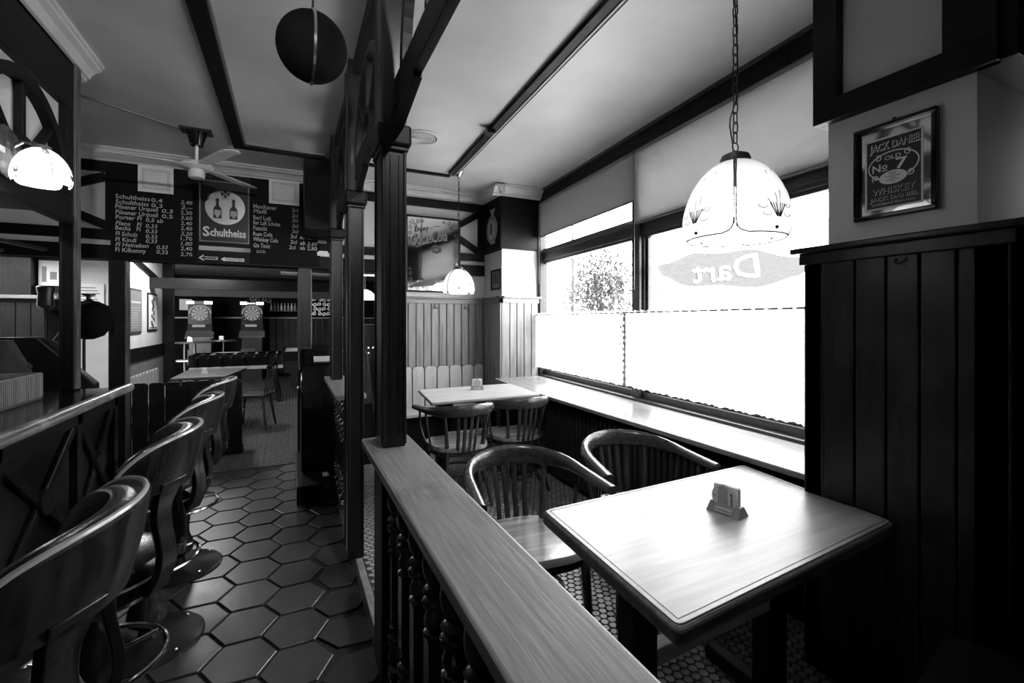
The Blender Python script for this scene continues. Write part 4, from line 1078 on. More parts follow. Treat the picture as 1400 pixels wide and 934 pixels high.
for x0, z0, x1, z1, lab in ((-1.255, 2.683, -.99, 2.925, 'blank white framed notice above the left drinks board'), (-.195, 2.69, .083, 2.94, 'blank white framed notice above the right drinks board')):
    t = thing('framed_notice', lab, 'notice', ((x0 + x1) / 2, YB - .07, z0), 'blank framed notices over the drinks boards')
    T = at_back(x0, z0, YB - .071); w, h_ = x1 - x0, z1 - z0
    mb = MB(T)
    for q in ((0, 0, w, .014), (0, h_ - .014, w, h_), (0, .014, .014, h_ - .014), (w - .014, .014, w, h_ - .014)): mb.box(q[0], q[1], 0, q[2], q[3], .014)
    mb.build('frame', 'white_enamel', t)
    MB(T).box(.01, .01, 0, w - .01, h_ - .01, .008).build('paper', 'white_paper', t)
    mb = MB(T); e = .032
    for k in (e, e + .01):
        for q in ((k, k, w - k, k + .0025), (k, h_ - k - .0025, w - k, h_ - k), (k, k, k + .0025, h_ - k), (w - k - .0025, k, w - k, h_ - k)): mb.box(q[0], q[1], .008, q[2], q[3], .0085)
    mb.build('printed_border', 'grey_mid', t)
# beer sign
sx0, sz0, sw, sh = -.79, 2.26, .42, .60
bs = thing('beer_sign', 'embossed tin beer sign with two bottles in a round field', 'sign', (sx0 + sw / 2, YB - .06, sz0))
T = at_back(sx0, sz0, YB - .056)
MB(T).box(0, 0, 0, sw, sh, .008).build('backing', 'sign_dark', bs, .002)
mb = MB(T)
for q in ((0, 0, sw, .012), (0, sh - .012, sw, sh), (0, .012, .012, sh - .012), (sw - .012, .012, sw, sh - .012)): mb.box(q[0], q[1], .006, q[2], q[3], .016)
mb.build('frame', 'grey_mid', bs, .003)
fld = MB(T); disc(fld, .215, .345, .168, .008, .012, 40); fld = fld.build('round_field', 'sign_tin', bs)
for bxc in (.15, .285):
    mb = MB(T @ Matrix.Translation((bxc, .235, .014)))
    prof = [(-.032, 0), (.032, 0), (.034, .006), (.034, .085), (.027, .105), (.012, .125), (.011, .165), (.014, .168), (.014, .182), (.009, .195), (-.009, .195), (-.014, .182), (-.014, .168), (-.011, .165), (-.012, .125), (-.027, .105), (-.034, .085), (-.034, .006)]
    mb.prism([(x, y, 0) for x, y in prof], (0, 0, .004)); b = mb.build('bottle_relief', 'sign_dark', fld)
    mb = MB(T @ Matrix.Translation((bxc, .235, .0182))); mb.box(-.026, .03, 0, .026, .082, .001); disc(mb, 0, .022, .014, 0, .001, 16); mb.build('bottle_label', 'grey_light', fld)
mb = MB(T @ Matrix.Translation((.215, .475, .012)))
for a in range(4):
    c, s = math.cos(a * PI / 2), math.sin(a * PI / 2)
    mb.prism([(c * u - s * v, s * u + c * v, 0) for u, v in ((.004, -.004), (.036, -.02), (.036, .02), (.004, .004))], (0, 0, .002))
mb.build('cross_emblem', 'sign_dark', fld)
mb = MB(T @ Matrix.Translation((.215, .426, .012)))
for k in range(10):
    a0, a1 = PI + PI * k / 10, PI + PI * (k + 1) / 10
    mb.prism([(r * math.cos(a), r * .4 * math.sin(a) + .012, 0) for r, a in ((.03, a0), (.04, a0), (.04, a1), (.03, a1))], (0, 0, .001))
mb.build('emblem_scroll', 'grey_mid', fld)
mb = MB(T); put_text(mb, 'S', .03, .058, .13, .012, width=.055, bold=.02, depth=.002); put_text(mb, 'chultheiss', .09, .062, .105, .012, width=.30, bold=.025, depth=.002); mb.build('lettering', 'white_paper', bs)
mb = MB(T); put_text(mb, 'S', .036, .052, .13, .009, width=.055, bold=.03, depth=.001); put_text(mb, 'chultheiss', .096, .056, .105, .009, width=.30, bold=.04, depth=.001); mb.build('lettering_shadow', 'grey_dark', bs)
# arrows
t = thing('arrow_sign', 'black arrow with white outline on the header beam', 'sign', (-.72, YB - .06, 2.105)); T = at_back(-.795, 2.105, YB - .052)
arrow = [(0, 0), (.04, .032), (.04, .014), (.155, .014), (.155, -.014), (.04, -.014), (.04, -.032)]
MB(T).prism([(x, y, 0) for x, y in arrow], (0, 0, .003)).build('outline', 'white_paper', t)
MB(T).prism([(.012 + x * .87, y * .55, .003) for x, y in arrow], (0, 0, .001)).build('arrow', 'black', t)
t = thing('toilet_sign', 'small white toilet arrow sign beside the outlined arrow', 'sign', (-.51, YB - .06, 2.10)); T = at_back(-.615, 2.10, YB - .052)
MB(T).prism([(0, 0, 0), (.035, .024, 0), (.035, .016, 0), (.2, .016, 0), (.2, -.016, 0), (.035, -.016, 0), (.035, -.024, 0)], (0, 0, .003)).build('plate', 'white_paper', t)
mb = MB(T); put_text(mb, 'TOILETTEN', .042, -.009, .026, .0034, width=.15, bold=.01, depth=.0002); mb.build('lettering', 'grey_dark', t)
for (z, x0, x1, lab) in ((2.318, .262, .355, 'upper white price card pinned right of the board'), (2.185, .255, .36, 'lower white price card pinned right of the board')):
    T = at_back(x0, z - (.0 if z > 2.2 else .0), YB - .075); w = x1 - x0
    o = MB(T).prism([(0, 0, 0), (w, 0, 0), (w, .052, 0), (.025, .052, 0), (0, .035, 0)], (0, 0, .003)).build('price_card', 'white_paper')
    o.location = o.location; tag(o, lab, 'card', 'white price cards by the drinks board')

# cola mirror
mx0, mz0, mw, mh = 1.215, 1.85, .62, .85
cm = thing('cola_mirror', 'large framed cola advertising mirror behind the far pendant lamp', 'mirror', (mx0 + mw / 2, YB - .05, mz0))
T = at_back(mx0, mz0, YB - .052)
mb = MB(T)
for q in ((-.02, -.02, mw + .02, .0), (-.02, mh, mw + .02, mh + .02), (-.02, 0, 0, mh), (mw, 0, mw + .02, mh)): mb.box(q[0], q[1], 0, q[2], q[3], .02)
mb.build('frame', 'beam_wood_z', cm, .003)
MB(T).box(0, 0, 0, mw, mh, .006).build('glass', 'mirror_silver', cm)
mb = MB(T @ Matrix.Rotation(math.radians(10), 4, 'Z')); put_text(mb, 'Enjoy', .20, .655, .085, .007, width=.18, bold=.02, shear=.2, depth=.0003)
mb.build('lettering', 'black_matte', cm)
for zz, off, mt, bd in ((.0075, .008, 'black_matte', .05), (.0085, 0, 'grey_mid', .012)):
    mb = MB(T @ Matrix.Rotation(math.radians(11), 4, 'Z')); put_text(mb, 'Coca-Cola', .15 + off * .5, .50 - off * .5, .18, zz, width=.44, bold=bd, shear=.35, depth=.0003)
    mb.tube([(.15, .5, zz), (.2, .475, zz), (.3, .5, zz), (.42, .515, zz)], .005, 6); mb.tube([(.4, .66, zz), (.46, .69, zz), (.54, .68, zz)], .005, 6)
    mb.build('script_lettering', mt, cm)
def scroll(mb, cx, cy, r, a0, sgn, turns=1.4, w=.0035, z=.007):
    pts = []
    for k in range(16):
        q = k / 15; a = a0 + sgn * q * turns * 2 * PI; rr = r * (1 - .8 * q); pts.append((cx + rr * math.cos(a), cy + rr * math.sin(a), z))
    mb.tube(pts, w, 5)
for (cx, cy, sx_, sy_) in ((.0, mh, 1, -1), (mw, mh, -1, -1), (0, 0, 1, 1), (mw, 0, -1, 1)):
    orn = MB(T)
    for (dx, dy, r) in ((.05, .05, .035), (.12, .04, .028), (.04, .12, .028), (.18, .035, .02), (.035, .19, .024), (.09, .09, .022), (.03, .25, .018)):
        scroll(orn, cx + sx_ * dx, cy + sy_ * dy, r, random.random() * 6, sx_)
    orn.build('corner_ornament', 'grey_dark', cm)
mb = MB(T); mb.prism([(.0, .03, .007), (.3, .06, .007), (.34, .09, .007), (.3, .13, .007), (.2, .12, .007), (.1, .09, .007)], (0, 0, .0004))
# seated figure silhouette is replaced by plain bunch and glass shapes in the print
for k in range(9): disc(mb, .34 + .05 * math.cos(k * .7), .52 + .035 * math.sin(k * .7) - .03, .018, .007, .0075, 12)
mb.build('printed_motif', 'grey_dark', cm)

# whiskey mirror on the near pilaster (faces -X)
wx_ = 1.93; TY = .999; TW = .25; TZ = 1.866; TH = .34
wm = thing('whiskey_mirror', 'framed whiskey advertising mirror on the white pilaster', 'mirror', (wx_, TY - TW / 2, TZ))
T = plane_T((wx_, TY, TZ), (0, -1, 0), (0, 0, 1))
mb = MB(T)
for q in ((0, 0, TW, .018), (0, TH - .018, TW, TH), (0, .018, .018, TH - .018), (TW - .018, .018, TW, TH - .018)): mb.box(q[0], q[1], 0, q[2], q[3], .026)
mb.build('frame', 'black_gloss', wm, .005)
MB(T).box(.016, .016, 0, TW - .016, TH - .016, .010).build('glass', 'mirror_silver', wm)
MB(T).box(.034, .034, .010, TW - .042, TH - .05, .0106).build('label_field', 'soot', wm)
mb = MB(T); e = .034
for q in ((e, e, TW - .042, e + .006), (e, TH - .056, TW - .042, TH - .05), (e, e, e + .006, TH - .05), (TW - .048, e, TW - .042, TH - .05)): mb.box(q[0], q[1], .0106, q[2], q[3], .0112)
mb.build('label_border', 'white_paper', wm)
mb = MB(T); put_text(mb, 'JACK DANIEL', .125, TH - .092, .036, .0112, width=.155, center=True, bold=.01, depth=.0004); mb.build('lettering', 'black', wm)
mb = MB(T); put_text(mb, 'JACK DANIEL', .127, TH - .094, .036, .0108, width=.155, center=True, bold=.045, depth=.0002); mb.build('lettering_outline', 'white_paper', wm)
mb = MB(T); disc(mb, .121, .185, .077, .0106, .0109, 36, .052); mb.build('oval_border', 'white_paper', wm)
mb = MB(T); disc(mb, .121, .185, .073, .0109, .0112, 36, .047); mb.build('oval_field', 'soot', wm)
mb = MB(T)
put_text(mb, 'OLD', .121, .206, .022, .0114, width=.05, center=True, bold=.01, depth=.0003)
put_text(mb, 'N', .058, .170, .038, .0114, width=.026, bold=.015, depth=.0003); put_text(mb, 'o', .088, .176, .032, .0114, width=.017, bold=.01, depth=.0003); mb.box(.088, .169, .0112, .105, .172, .0116)
put_text(mb, '7', .13, .168, .052, .0114, width=.034, bold=.015, depth=.0003)
for sx_ in (-1, 1): scroll(mb, .121 + sx_ * .045, .218, .012, 1 if sx_ > 0 else 2, sx_, 1.2, .0018, .0114); scroll(mb, .121 + sx_ * .052, .148, .012, 4, sx_, 1.2, .0018, .0114)
mb.build('number_lettering', 'white_paper', wm)
mb = MB(T); disc(mb, .121, .142, .042, .0112, .0118, 32, .024); mb.build('small_oval', 'white_paper', wm)
mb = MB(T)
for i, tx in enumerate(('DISTILLED', 'FROM', 'SELECTED GRAIN', 'AND IS', 'ABSOLUTELY', 'PURE')): put_text(mb, tx, .121, .1565 - i * .0062, .0058, .0119, center=True, bold=.02, depth=.0001)
mb.build('small_print', 'black', wm)
for off, mt, z_ in ((.0012, 'white_paper', .0108), (0, 'black', .0112)):
    mb = MB(T); put_text(mb, 'WHISKEY', .121 + off, .088 - off, .032, z_, width=.13, center=True, bold=.015 + off * 8, depth=.0002); put_text(mb, 'JACK DANIEL', .121 + off, .066 - off, .019, z_, width=.145, center=True, bold=.02 + off * 8, depth=.0002); put_text(mb, 'LYNCHBURG TENN. U.S.A.', .121 + off, .05 - off, .011, z_, width=.13, center=True, bold=.01, depth=.0002)
    mb.build('lower_lettering', mt, wm)
MB(T).lathe([(.006, 0), (.006, .008)], (TW / 2, TH + .006, .004), 10, 'z').build('hanger', 'black', wm)

# small picture and round plaque on the far pilaster (aisle side)
t = thing('small_picture', 'small dark framed picture on the far pilaster above the cap shelf', 'picture', (2.19, 4.98, 1.86))
T = plane_T((2.2, 5.12, 1.86), (0, -1, 0), (0, 0, 1)); w, h_ = .27, .24
mb = MB(T)
for q in ((0, 0, w, .02), (0, h_ - .02, w, h_), (0, .02, .02, h_ - .02), (w - .02, .02, w, h_ - .02)): mb.box(q[0], q[1], 0, q[2], q[3], .018)
mb.build('frame', 'beam_wood_z', t, .003); MB(T).box(.015, .015, 0, w - .015, h_ - .015, .008).build('mount', 'grey_mid', t)
mb = MB(T); mb.box(.06, .07, .008, w - .06, h_ - .05, .0085); mb.build('image', 'grey_dark', t)
t = thing('round_plaque', 'round grey plaque hanging high on the dark far pilaster', 'plaque', (2.16, 5.03, 2.58))
T = plane_T((2.165, 5.03, 2.58), (0, -1, 0), (0, 0, 1))
mb = MB(T); disc(mb, 0, 0, .15, 0, .012, 36, .16); mb.build('plate', 'sign_tin', t)
mb = MB(T)
for k in range(40):
    a0, a1 = 2 * PI * k / 40, 2 * PI * (k + 1) / 40; mb.prism([(r * math.cos(a), r * 1.06 * math.sin(a), .012) for r, a in ((.125, a0), (.135, a0), (.135, a1), (.125, a1))], (0, 0, .002))
disc(mb, 0, .0, .03, .012, .016, 16, .07); mb.build('relief', 'grey_dark', t)
# coat hooks on the far wainscot
for i, (x, lab) in enumerate(((1.545, 'dark coat hook on the plank wall, nearer the big post'), (1.925, 'dark coat hook on the plank wall, below the far pendant lamp'), (1.17, 'dark coat hook on the plank wall, partly behind the big post'))):
    t = thing('coat_hook', lab, 'hook', (x, YB - .04, 1.66), 'coat hooks on the plank wall')
    y = YB - .036
    B1(x - .012, y - .004, 1.64, x + .012, y, 1.70).build('plate', 'iron', t)
    for s in (-1, 1): MB().tube([(x, y - .004, 1.655), (x + s * .012, y - .03, 1.64), (x + s * .03, y - .05, 1.65), (x + s * .034, y - .052, 1.665)], .004, 6).build('prong', 'iron', t)
# hook on the near pilaster's panel
t = thing('coat_hook', 'small hook on the top of the near pilaster panelling', 'hook', (1.89, .845, 1.7)); MB().tube([(1.9, .86, 1.715), (1.885, .86, 1.70), (1.87, .845, 1.695), (1.885, .83, 1.70), (1.9, .83, 1.715)], .0035, 6).build('wire', 'grey_dark', t)
# ================================================================ GAMING MACHINE ON ITS PLINTH
gm = thing('gaming_machine', 'black rounded-top gaming machine behind the far handrail', 'machine', (.3, 4.8, 0))
B1(.045, 4.1, 0, .255, 5.2, .15).build('plinth', 'post_wood_x', gm, .006)
side = [(4.44, .15), (5.2, .15), (5.2, 1.2), (5.1, 1.24), (4.95, 1.22), (4.82, 1.15), (4.7, 1.05), (4.6, .95), (4.52, .85), (4.44, .72)]
MB().prism([(.085, y, z) for y, z in side], (.62, 0, 0)).build('cabinet', 'black_gloss', gm, .02, 3)
MB().bar((.078, 4.68, 1.03), (.078, 4.92, 1.18), .012, .04).build('chrome_trim', 'chrome', gm, .004)
MB().ball((.07, 4.62, .88), .018, 12, 8).build('knob', 'chrome', gm)
for y, z in ((4.2, .95), (4.2, .99), (4.2, 1.12)): pass
MB().prism([(.12, 4.72, 1.08), (.66, 4.72, 1.08), (.66, 4.9, 1.205), (.12, 4.9, 1.205)], (0, -.004, .008)).build('top_glass', 'black_gloss', gm)
MB().prism([(.2, 4.74, 1.10), (.36, 4.74, 1.10), (.36, 4.8, 1.142), (.2, 4.8, 1.142)], (0, -.006, .012)).build('lit_display', 'grey_light', gm)
sl = thing('slot_machine', 'dark slot machine with tiny lights seen between the two posts', 'machine', (.85, 5.6, 0))
B1(.7, YB + .2, 0, 1.15, YB + .65, 1.45).build('cabinet', 'black', sl, .02)
for x, z in ((.82, 1.18), (.87, 1.18), (.82, 1.12), (.92, 1.32)): MB().ball((x, YB + .195, z), .009, 8, 6).build('indicator', 'screen_glow', sl)

# ================================================================ BACK ROOM
def dart(x0, x1, z0, z1, yf, label, bright):
    w = x1 - x0; xc = (x0 + x1) / 2
    t = thing('dart_machine', label, 'dart machine', (xc, yf + .1, 0), 'lit dart machines at the far wall')
    B1(x0 + .04, yf + .02, .0, x1 - .04, yf + .38, z1 - .1).build('cabinet', 'black', t, .01)
    B1(x0, yf - .06, z1 - .10, x1, yf + .1, z1 - .01).build('header', 'black', t, .006)
    for a, b in ((x0 + .01, x0 + w * .3), (x1 - w * .33, x1 - .01)): B1(a, yf - .068, z1 - .09, b, yf - .06, z1 - .02).build('lamp_strip', 'screen_glow', t)
    mb = MB(plane_T((x0 + w * .33, yf - .062, z1 - .075), (1, 0, 0), (0, 0, 1))); put_text(mb, 'DARTS', 0, 0, .05, .001, width=w * .3, bold=.01); mb.build('lettering', 'screen_dim' if not bright else 'screen_glow', t)
    B1(x0 + .03, yf, z1 - .55, x1 - .03, yf + .03, z1 - .11).build('playing_field', 'sign_dark', t, .004)
    T = plane_T((xc, yf - .001, z1 - .31), (1, 0, 0), (0, 0, 1))
    mb = MB(T); disc(mb, 0, 0, .17, 0, .012, 36); tg = mb.build('dartboard', 'grey_dark', t)
    mb = MB(T)
    for r0, r1 in ((.158, .166), (.095, .103), (.0, .014)):
        for k in range(20):
            a0, a1 = 2 * PI * k / 20, 2 * PI * (k + 1) / 20; mb.prism([(r * math.cos(a), r * math.sin(a), .012) for r, a in ((r0, a0), (r1, a0), (r1, a1), (r0, a1))], (0, 0, .002))
    for k in range(0, 20, 2):
        a0, a1 = 2 * PI * k / 20, 2 * PI * (k + 1) / 20; mb.prism([(r * math.cos(a), r * math.sin(a), .012) for r, a in ((.018, a0), (.092, a0), (.092, a1), (.018, a1))], (0, 0, .0012)); mb.prism([(r * math.cos(a), r * math.sin(a), .012) for r, a in ((.106, a0), (.155, a0), (.155, a1), (.106, a1))], (0, 0, .0012))
    mb.build('scoring_ring', 'screen_dim' if not bright else 'screen_dim', tg)
    for k in range(14):
        a = PI * (k / 13 * 1.5 - .25); mb = MB(T); disc(mb, .215 * math.cos(a), .2 * math.sin(a) + .01, .011, 0, .006, 10)
        mb.build('number_light', 'screen_dim', t)
    mb = MB(T); 
    for k in range(16):
        a0, a1 = PI * k / 16, PI * (k + 1) / 16; mb.prism([(r * math.cos(a), r * .9 * math.sin(a), 0) for r, a in ((.2, a0), (.225, a0), (.225, a1), (.2, a1))], (0, 0, .004))
    mb.build('light_arc', 'screen_dim', t)
    MB().prism([(x0 + .02, yf + .02, z1 - .56), (x1 - .02, yf + .02, z1 - .56), (x1 - .02, yf - .02, z1 - .72), (x0 + .02, yf - .02, z1 - .72)], (0, .05, 0)).build('button_panel', 'sign_dark', t)
    B1(xc - .15, yf - .012, z1 - .63, xc + .1, yf + .0, z1 - .575).build('display', 'screen_dim', t)
    MB().prism([(x0 - .01, yf, z1 - .73), (x1 + .01, yf, z1 - .73), (x1 + .02, yf - .10, z1 - .87), (x0 - .02, yf - .10, z1 - .87)], (0, 0, -.025)).build('chin_shelf', 'grey_dark', t)
    MB().box(x0 + .02, yf - .005, .45, x1 - .2, yf + .02, .8).build('lower_panel', 'grey_dark', t)
    return t
dart(-2.195, -1.66, .2, 1.97, 13.0, 'lit dart machine at the far wall, left of the pair', False)
dart(-1.11, -.59, .2, 1.97, 13.0, 'lit dart machine at the far wall, nearer the passage post', True)
# football table
fb = thing('football_table', 'dark football table with a pale stripe in the back room', 'football table', (-.83, 9.75, 0))
MB().box(-1.56, 9.4, .62, -.11, 9.43, .90).box(-1.56, 10.1, .62, -.11, 10.13, .90).box(-1.56, 9.43, .62, -1.53, 10.1, .9).box(-.14, 9.43, .62, -.11, 10.1, .9).build('case', 'black_gloss', fb, .005)
B1(-1.55, 9.39, .63, -.12, 9.398, .69).build('pale_stripe', 'grey_light', fb)
B1(-1.53, 9.43, .78, -.14, 10.1, .79).build('pitch', 'grey_mid', fb)
for k in range(8):
    x = -1.42 + k * .17; MB().tube([(x, 9.2, .86), (x, 10.2, .86)], .008, 8).build('rod', 'chrome', fb)
    MB().tube([(x, 9.12 if k % 2 else 9.28, .86), (x, 9.25 if k % 2 else 9.4, .86)], .018, 8).build('handle', 'black', fb)
    for q in range(3): B1(x - .012, 9.55 + q * .2, .8, x + .012, 9.58 + q * .2, .9).build('player', 'grey_light' if k % 2 else 'grey_dark', fb)
for x, dx in ((-1.45, -.08), (-.28, .1)):
    for y in (9.5, 10.05): MB().bar((x, y, .62), (x + dx, y, 0.0), .07, .07, up=(0, 1, 0)).build('leg', 'black', fb, .004)
# pool table
pt_ = thing('pool_table', 'pool table with pale cloth in the back room', 'pool table', (.7, 12.2, 0))
MB().box(-.18, 11.1, .62, 1.7, 11.18, .82).box(-.18, 13.2, .62, 1.7, 13.28, .82).box(-.18, 11.18, .62, -.1, 13.2, .82).box(1.62, 11.18, .62, 1.7, 13.2, .82).build('cushion_rail', 'beam_wood_x', pt_, .01)
B1(-.1, 11.18, .74, 1.62, 13.2, .79).build('cloth', 'felt', pt_)
MB().box(-.12, 11.14, .35, 1.64, 13.24, .62).build('body', 'black', pt_)
for x in (0, 1.45):
    for y in (11.25, 13.0): B1(x, y, 0, x + .14, y + .14, .35).build('leg', 'black', pt_)
# bar-height table with shelf, left
bt = thing('standing_table', 'tall round standing table with a lower shelf by the poster wall end', 'table', (-1.78, 11.4, 0))
MB().lathe([(.36, 1.03), (.37, 1.045), (.36, 1.06)], (-1.78, 11.4, 0), 28).build('table_top', 'grey_dark', bt)
MB().lathe([(.22, .66), (.22, .69)], (-1.88, 11.4, 0), 24).build('shelf', 'grey_light', bt)
for x in (-1.95, -1.78): MB().lathe([(.04, 0), (.03, .1), (.045, .25), (.025, .4), (.03, .66), (.025, 1.03)], (x, 11.4, 0), 12).build('leg', 'chair_wood_z', bt)
tag(MB().prism([(-1.9, 11.3, 1.06), (-1.8, 11.3, 1.06), (-1.82, 11.3, 1.15), (-1.88, 11.3, 1.17)], (0, .05, 0)).build('napkin_holder', 'white_paper'), 'small white holder standing on the tall round table', 'holder')
# shelf table between the dart machines
sh_ = thing('wall_shelf', 'small dark shelf table between the two dart machines', 'shelf', (-1.4, 12.6, 0))
MB().lathe([(.26, 1.02), (.26, 1.05)], (-1.38, 12.4, 0), 24).build('top', 'grey_dark', sh_)
MB().lathe([(.14, 0), (.14, .02), (.03, .05), (.03, 1.02)], (-1.38, 12.4, 0), 14).build('column', 'black', sh_)
tag(B1(-1.47, 12.36, 1.05, -1.38, 12.42, 1.14).build('beermats', 'white_paper'), 'white beermats on the shelf table between the dart machines', 'beermats')
# dark bench whose back faces the aisle, with scalloped planks
db = thing('booth_bench', 'dark booth bench with scalloped plank back behind the stools', 'bench', (-1.1, 6.1, 0))
for k in range(8):
    a = -1.62 + k * .14
    MB().prism([(a, 6.0, .1), (a + .132, 6.0, .1), (a + .132, 6.0, .82), (a + .11, 6.0, .84), (a + .022, 6.0, .84), (a, 6.0, .82)], (0, .03, 0)).build('back_plank', 'dark_plank', db, .004)
B1(-1.62, 6.03, .38, -.5, 6.45, .43).build('seat', 'dark_plank', db)
B1(-1.64, 5.97, 0, -.48, 6.06, .1).build('base', 'black', db)
for x in (-1.64, -1.07, -.53): B1(x, 5.985, .1, x + .04, 6.0, .8).build('batten', 'dark_plank', db)
tb3 = thing('booth_table', 'dark booth table beyond the scalloped bench', 'table', (-.9, 7.5, 0))
MB().prism([(-1.35, 7.0, .74), (-.75, 7.0, .74), (-.6, 8.1, .74), (-1.35, 8.1, .74)], (0, 0, .035)).build('table_top', 'grey_dark', tb3, .006)
B1(-1.1, 7.4, 0, -1.0, 7.6, .74).build('leg', 'black', tb3)
tag(MB().prism([(-1.08, 7.35, .775), (-1.0, 7.35, .775), (-1.02, 7.35, .86), (-1.06, 7.35, .86)], (0, .04, 0)).build('beermats', 'white_paper'), 'white beermats on the dark booth table', 'beermats')
# light plank bench along the poster wall
lb = thing('plank_bench', 'pale plank bench below the posters in the back room', 'bench', (-1.85, 8.4, 0))
for k in range(11):
    a = 7.4 + k * .17
    MB().prism([(-1.96, a, .40), (-1.96, a + .155, .40), (-1.96, a + .155, .70), (-1.96, a + .13, .73), (-1.96, a + .025, .73), (-1.96, a, .70)], (.025, 0, 0)).build('back_plank', 'pale_wood_z', lb, .003)
B1(-1.98, 7.4, .38, -1.6, 9.3, .42).build('seat', 'pale_wood_y', lb)
B1(-1.66, 7.45, 0, -1.61, 9.25, .38).build('seat_front', 'black', lb)
struct('trim_23', B1(-2.0, 7.3, .91, -1.97, 9.8, 1.10), 'beam_wood_y')
struct('trim_24', B1(-2.0, 7.3, .0, -1.985, 9.8, .91), 'grey_mid')
struct('trim_25', MB().bar((-1.99, 7.3, 2.5), (-1.99, 9.9, 2.1), .03, .09), 'beam_wood_y')
for (y0, y1, z0, z1, lab, dark) in ((7.95, 8.52, 1.31, 1.95, 'dark framed poster on the white back room wall', True), (8.86, 9.42, 1.33, 1.93, 'pale figure poster on the white wall beside the post', False)):
    t = thing('wall_poster', lab, 'poster', (-1.99, (y0 + y1) / 2, z0))
    T = plane_T((-2.0, y0, z0), (0, 1, 0), (0, 0, 1)); w, h_ = y1 - y0, z1 - z0
    MB(T).box(0, 0, 0, w, h_, .015).build('frame', 'grey_dark' if dark else 'black', t)
    MB(T).box(.03, .03, .015, w - .03, h_ - .03, .018).build('print', 'grey_mid' if dark else 'white_paper', t)
    mb = MB(T)
    rnd = random.Random(9 + int(dark))
    if dark:
        mb.box(.06, h_ * .68, .018, w - .06, h_ * .72, .0185)
        for k in range(9): mb.box(.08, .08 + k * .035, .018, w - .08 - rnd.random() * .12, .09 + k * .035, .0185)
    else:
        for k in range(14): disc(mb, w * (.35 + .3 * rnd.random()), h_ * (.12 + .055 * k), .03 + .03 * rnd.random(), .018, .0185, 12, .03)
        mb.box(.06, .04, .018, w - .06, .06, .0185)
    mb.build('printed_motif', 'grey_light' if dark else 'grey_dark', t)
# chair in the passage
wc = thing('spindle_chair', 'dark wooden chair with open back standing in the back room aisle', 'chair', (0, 0, 0))
MB().prism([(-.2, -.2, .44), (.2, -.19, .44), (.21, .19, .44), (-.18, .2, .44)], (0, 0, .04)).build('seat', 'chair_wood_x', wc, .01)
for sx_ in (-1, 1):
    for sy_ in (-1, 1): MB().tube([(sx_ * .22, sy_ * .21, 0), (sx_ * .16, sy_ * .15, .44)], .017, 8).build('leg', 'chair_wood_z', wc)
for k in range(4): MB().tube([(.18, -.15 + k * .1, .48), (.25, -.17 + k * .113, .85)], .011, 8).build('spindle', 'chair_wood_z', wc)
MB().tube([(.24, -.21, .84), (.265, -.1, .885), (.27, 0, .9), (.265, .1, .885), (.24, .21, .84)], [(.04, .012)] * 5, 8, up=(0, 0, 1)).build('back_rail', 'chair_wood_y', wc)
wc.location = (-.46, 7.35, 0); wc.rotation_euler.z = math.radians(-15)
# ornament, shelf with bottles, hanging lamp
hl = thing('hanging_lamp', 'white glass shade hanging in the back room between the posts', 'lamp', (.99, 7.0, 1.8))
MB().lathe([(.16, 1.80), (.15, 1.85), (.09, 1.92), (.03, 1.95)], (.99, 7.0, 0), 24).build('shade', 'screen_glow', hl)
MB().tube([(.99, 7.0, 1.95), (.99, 7.0, 2.62)], .004, 6).build('cord', 'grey_light', hl)
tl = thing('tube_light', 'bright tube light on the back room beam', 'light', (1.1, 7.5, 2.2))
B1(.8, 7.46, 2.215, 1.45, 7.54, 2.25).build('housing', 'grey_light', tl)
B1(.82, 7.47, 2.20, 1.43, 7.53, 2.215).build('tube', 'tube_glow', tl)
B1(1.1, 7.48, 2.25, 1.14, 7.52, 2.62).build('bracket', 'grey_dark', tl)
orn2 = thing('fretwork_panel', 'pale fretwork ornament above the pool table', 'ornament', (.55, 13.6, 1.8))
T = plane_T((.42, 13.68, 1.62), (1, 0, 0), (0, 0, 1)); mb = MB(T)
for i in range(5):
    for j in range(4): scroll(mb, .06 + i * .12, .06 + j * .13, .055, i + j, 1 if (i + j) % 2 else -1, 1.1, .014, 0)
mb.build('scrollwork', 'white_paper', orn2)
T = plane_T((-.95, 13.68, 2.12), (1, 0, 0), (0, 0, 1)); o2 = thing('fretwork_panel', 'small fretwork ornament above the right dart machine', 'ornament', (-.7, 13.5, 2.0)); mb = MB(T)
for i in range(4): scroll(mb, .06 + i * .13, -.06 - .03 * (i % 2), .07, i, 1 if i % 2 else -1, 1.1, .014, 0)
mb.build('scrollwork', 'grey_mid', o2)
sh2 = thing('glass_shelf', 'dark shelf above the plank wall behind the pool table', 'shelf', (0, 13.6, 1.75)); B1(-.5, 13.45, 1.74, .3, 13.7, 1.76).build('board', 'grey_dark', sh2)
for k in range(9): 
    x = -.45 + k * .08
    o = MB().lathe([(.022, 1.76), (.025, 1.86), (.012, 1.9), (.011, 1.95)], (x, 13.52, 0), 10).build('bottle', 'grey_mid' if k % 3 else 'grey_light'); tag(o, 'small bottle in the row on the shelf behind the pool table', 'bottle', 'bottles on the back room shelf')
tag(MB().box(-2.45, 13.68, 1.75, -2.2, 13.70, 2.02).build('lit_picture', 'paper_grey'), 'small pale picture left of the left dart machine', 'picture')
# loudspeaker or spot by the beam
sp = thing('spotlight', 'tiny spotlight high on the back room post', 'light', (-1.8, 9.85, 2.1)); MB().lathe([(.03, 0), (.04, .06)], (-1.825, 9.85, 2.08), 12, 'z').build('can', 'black', sp); MB().ball((-1.825, 9.85, 2.075), .02, 8, 6).build('bulb', 'screen_glow', sp)

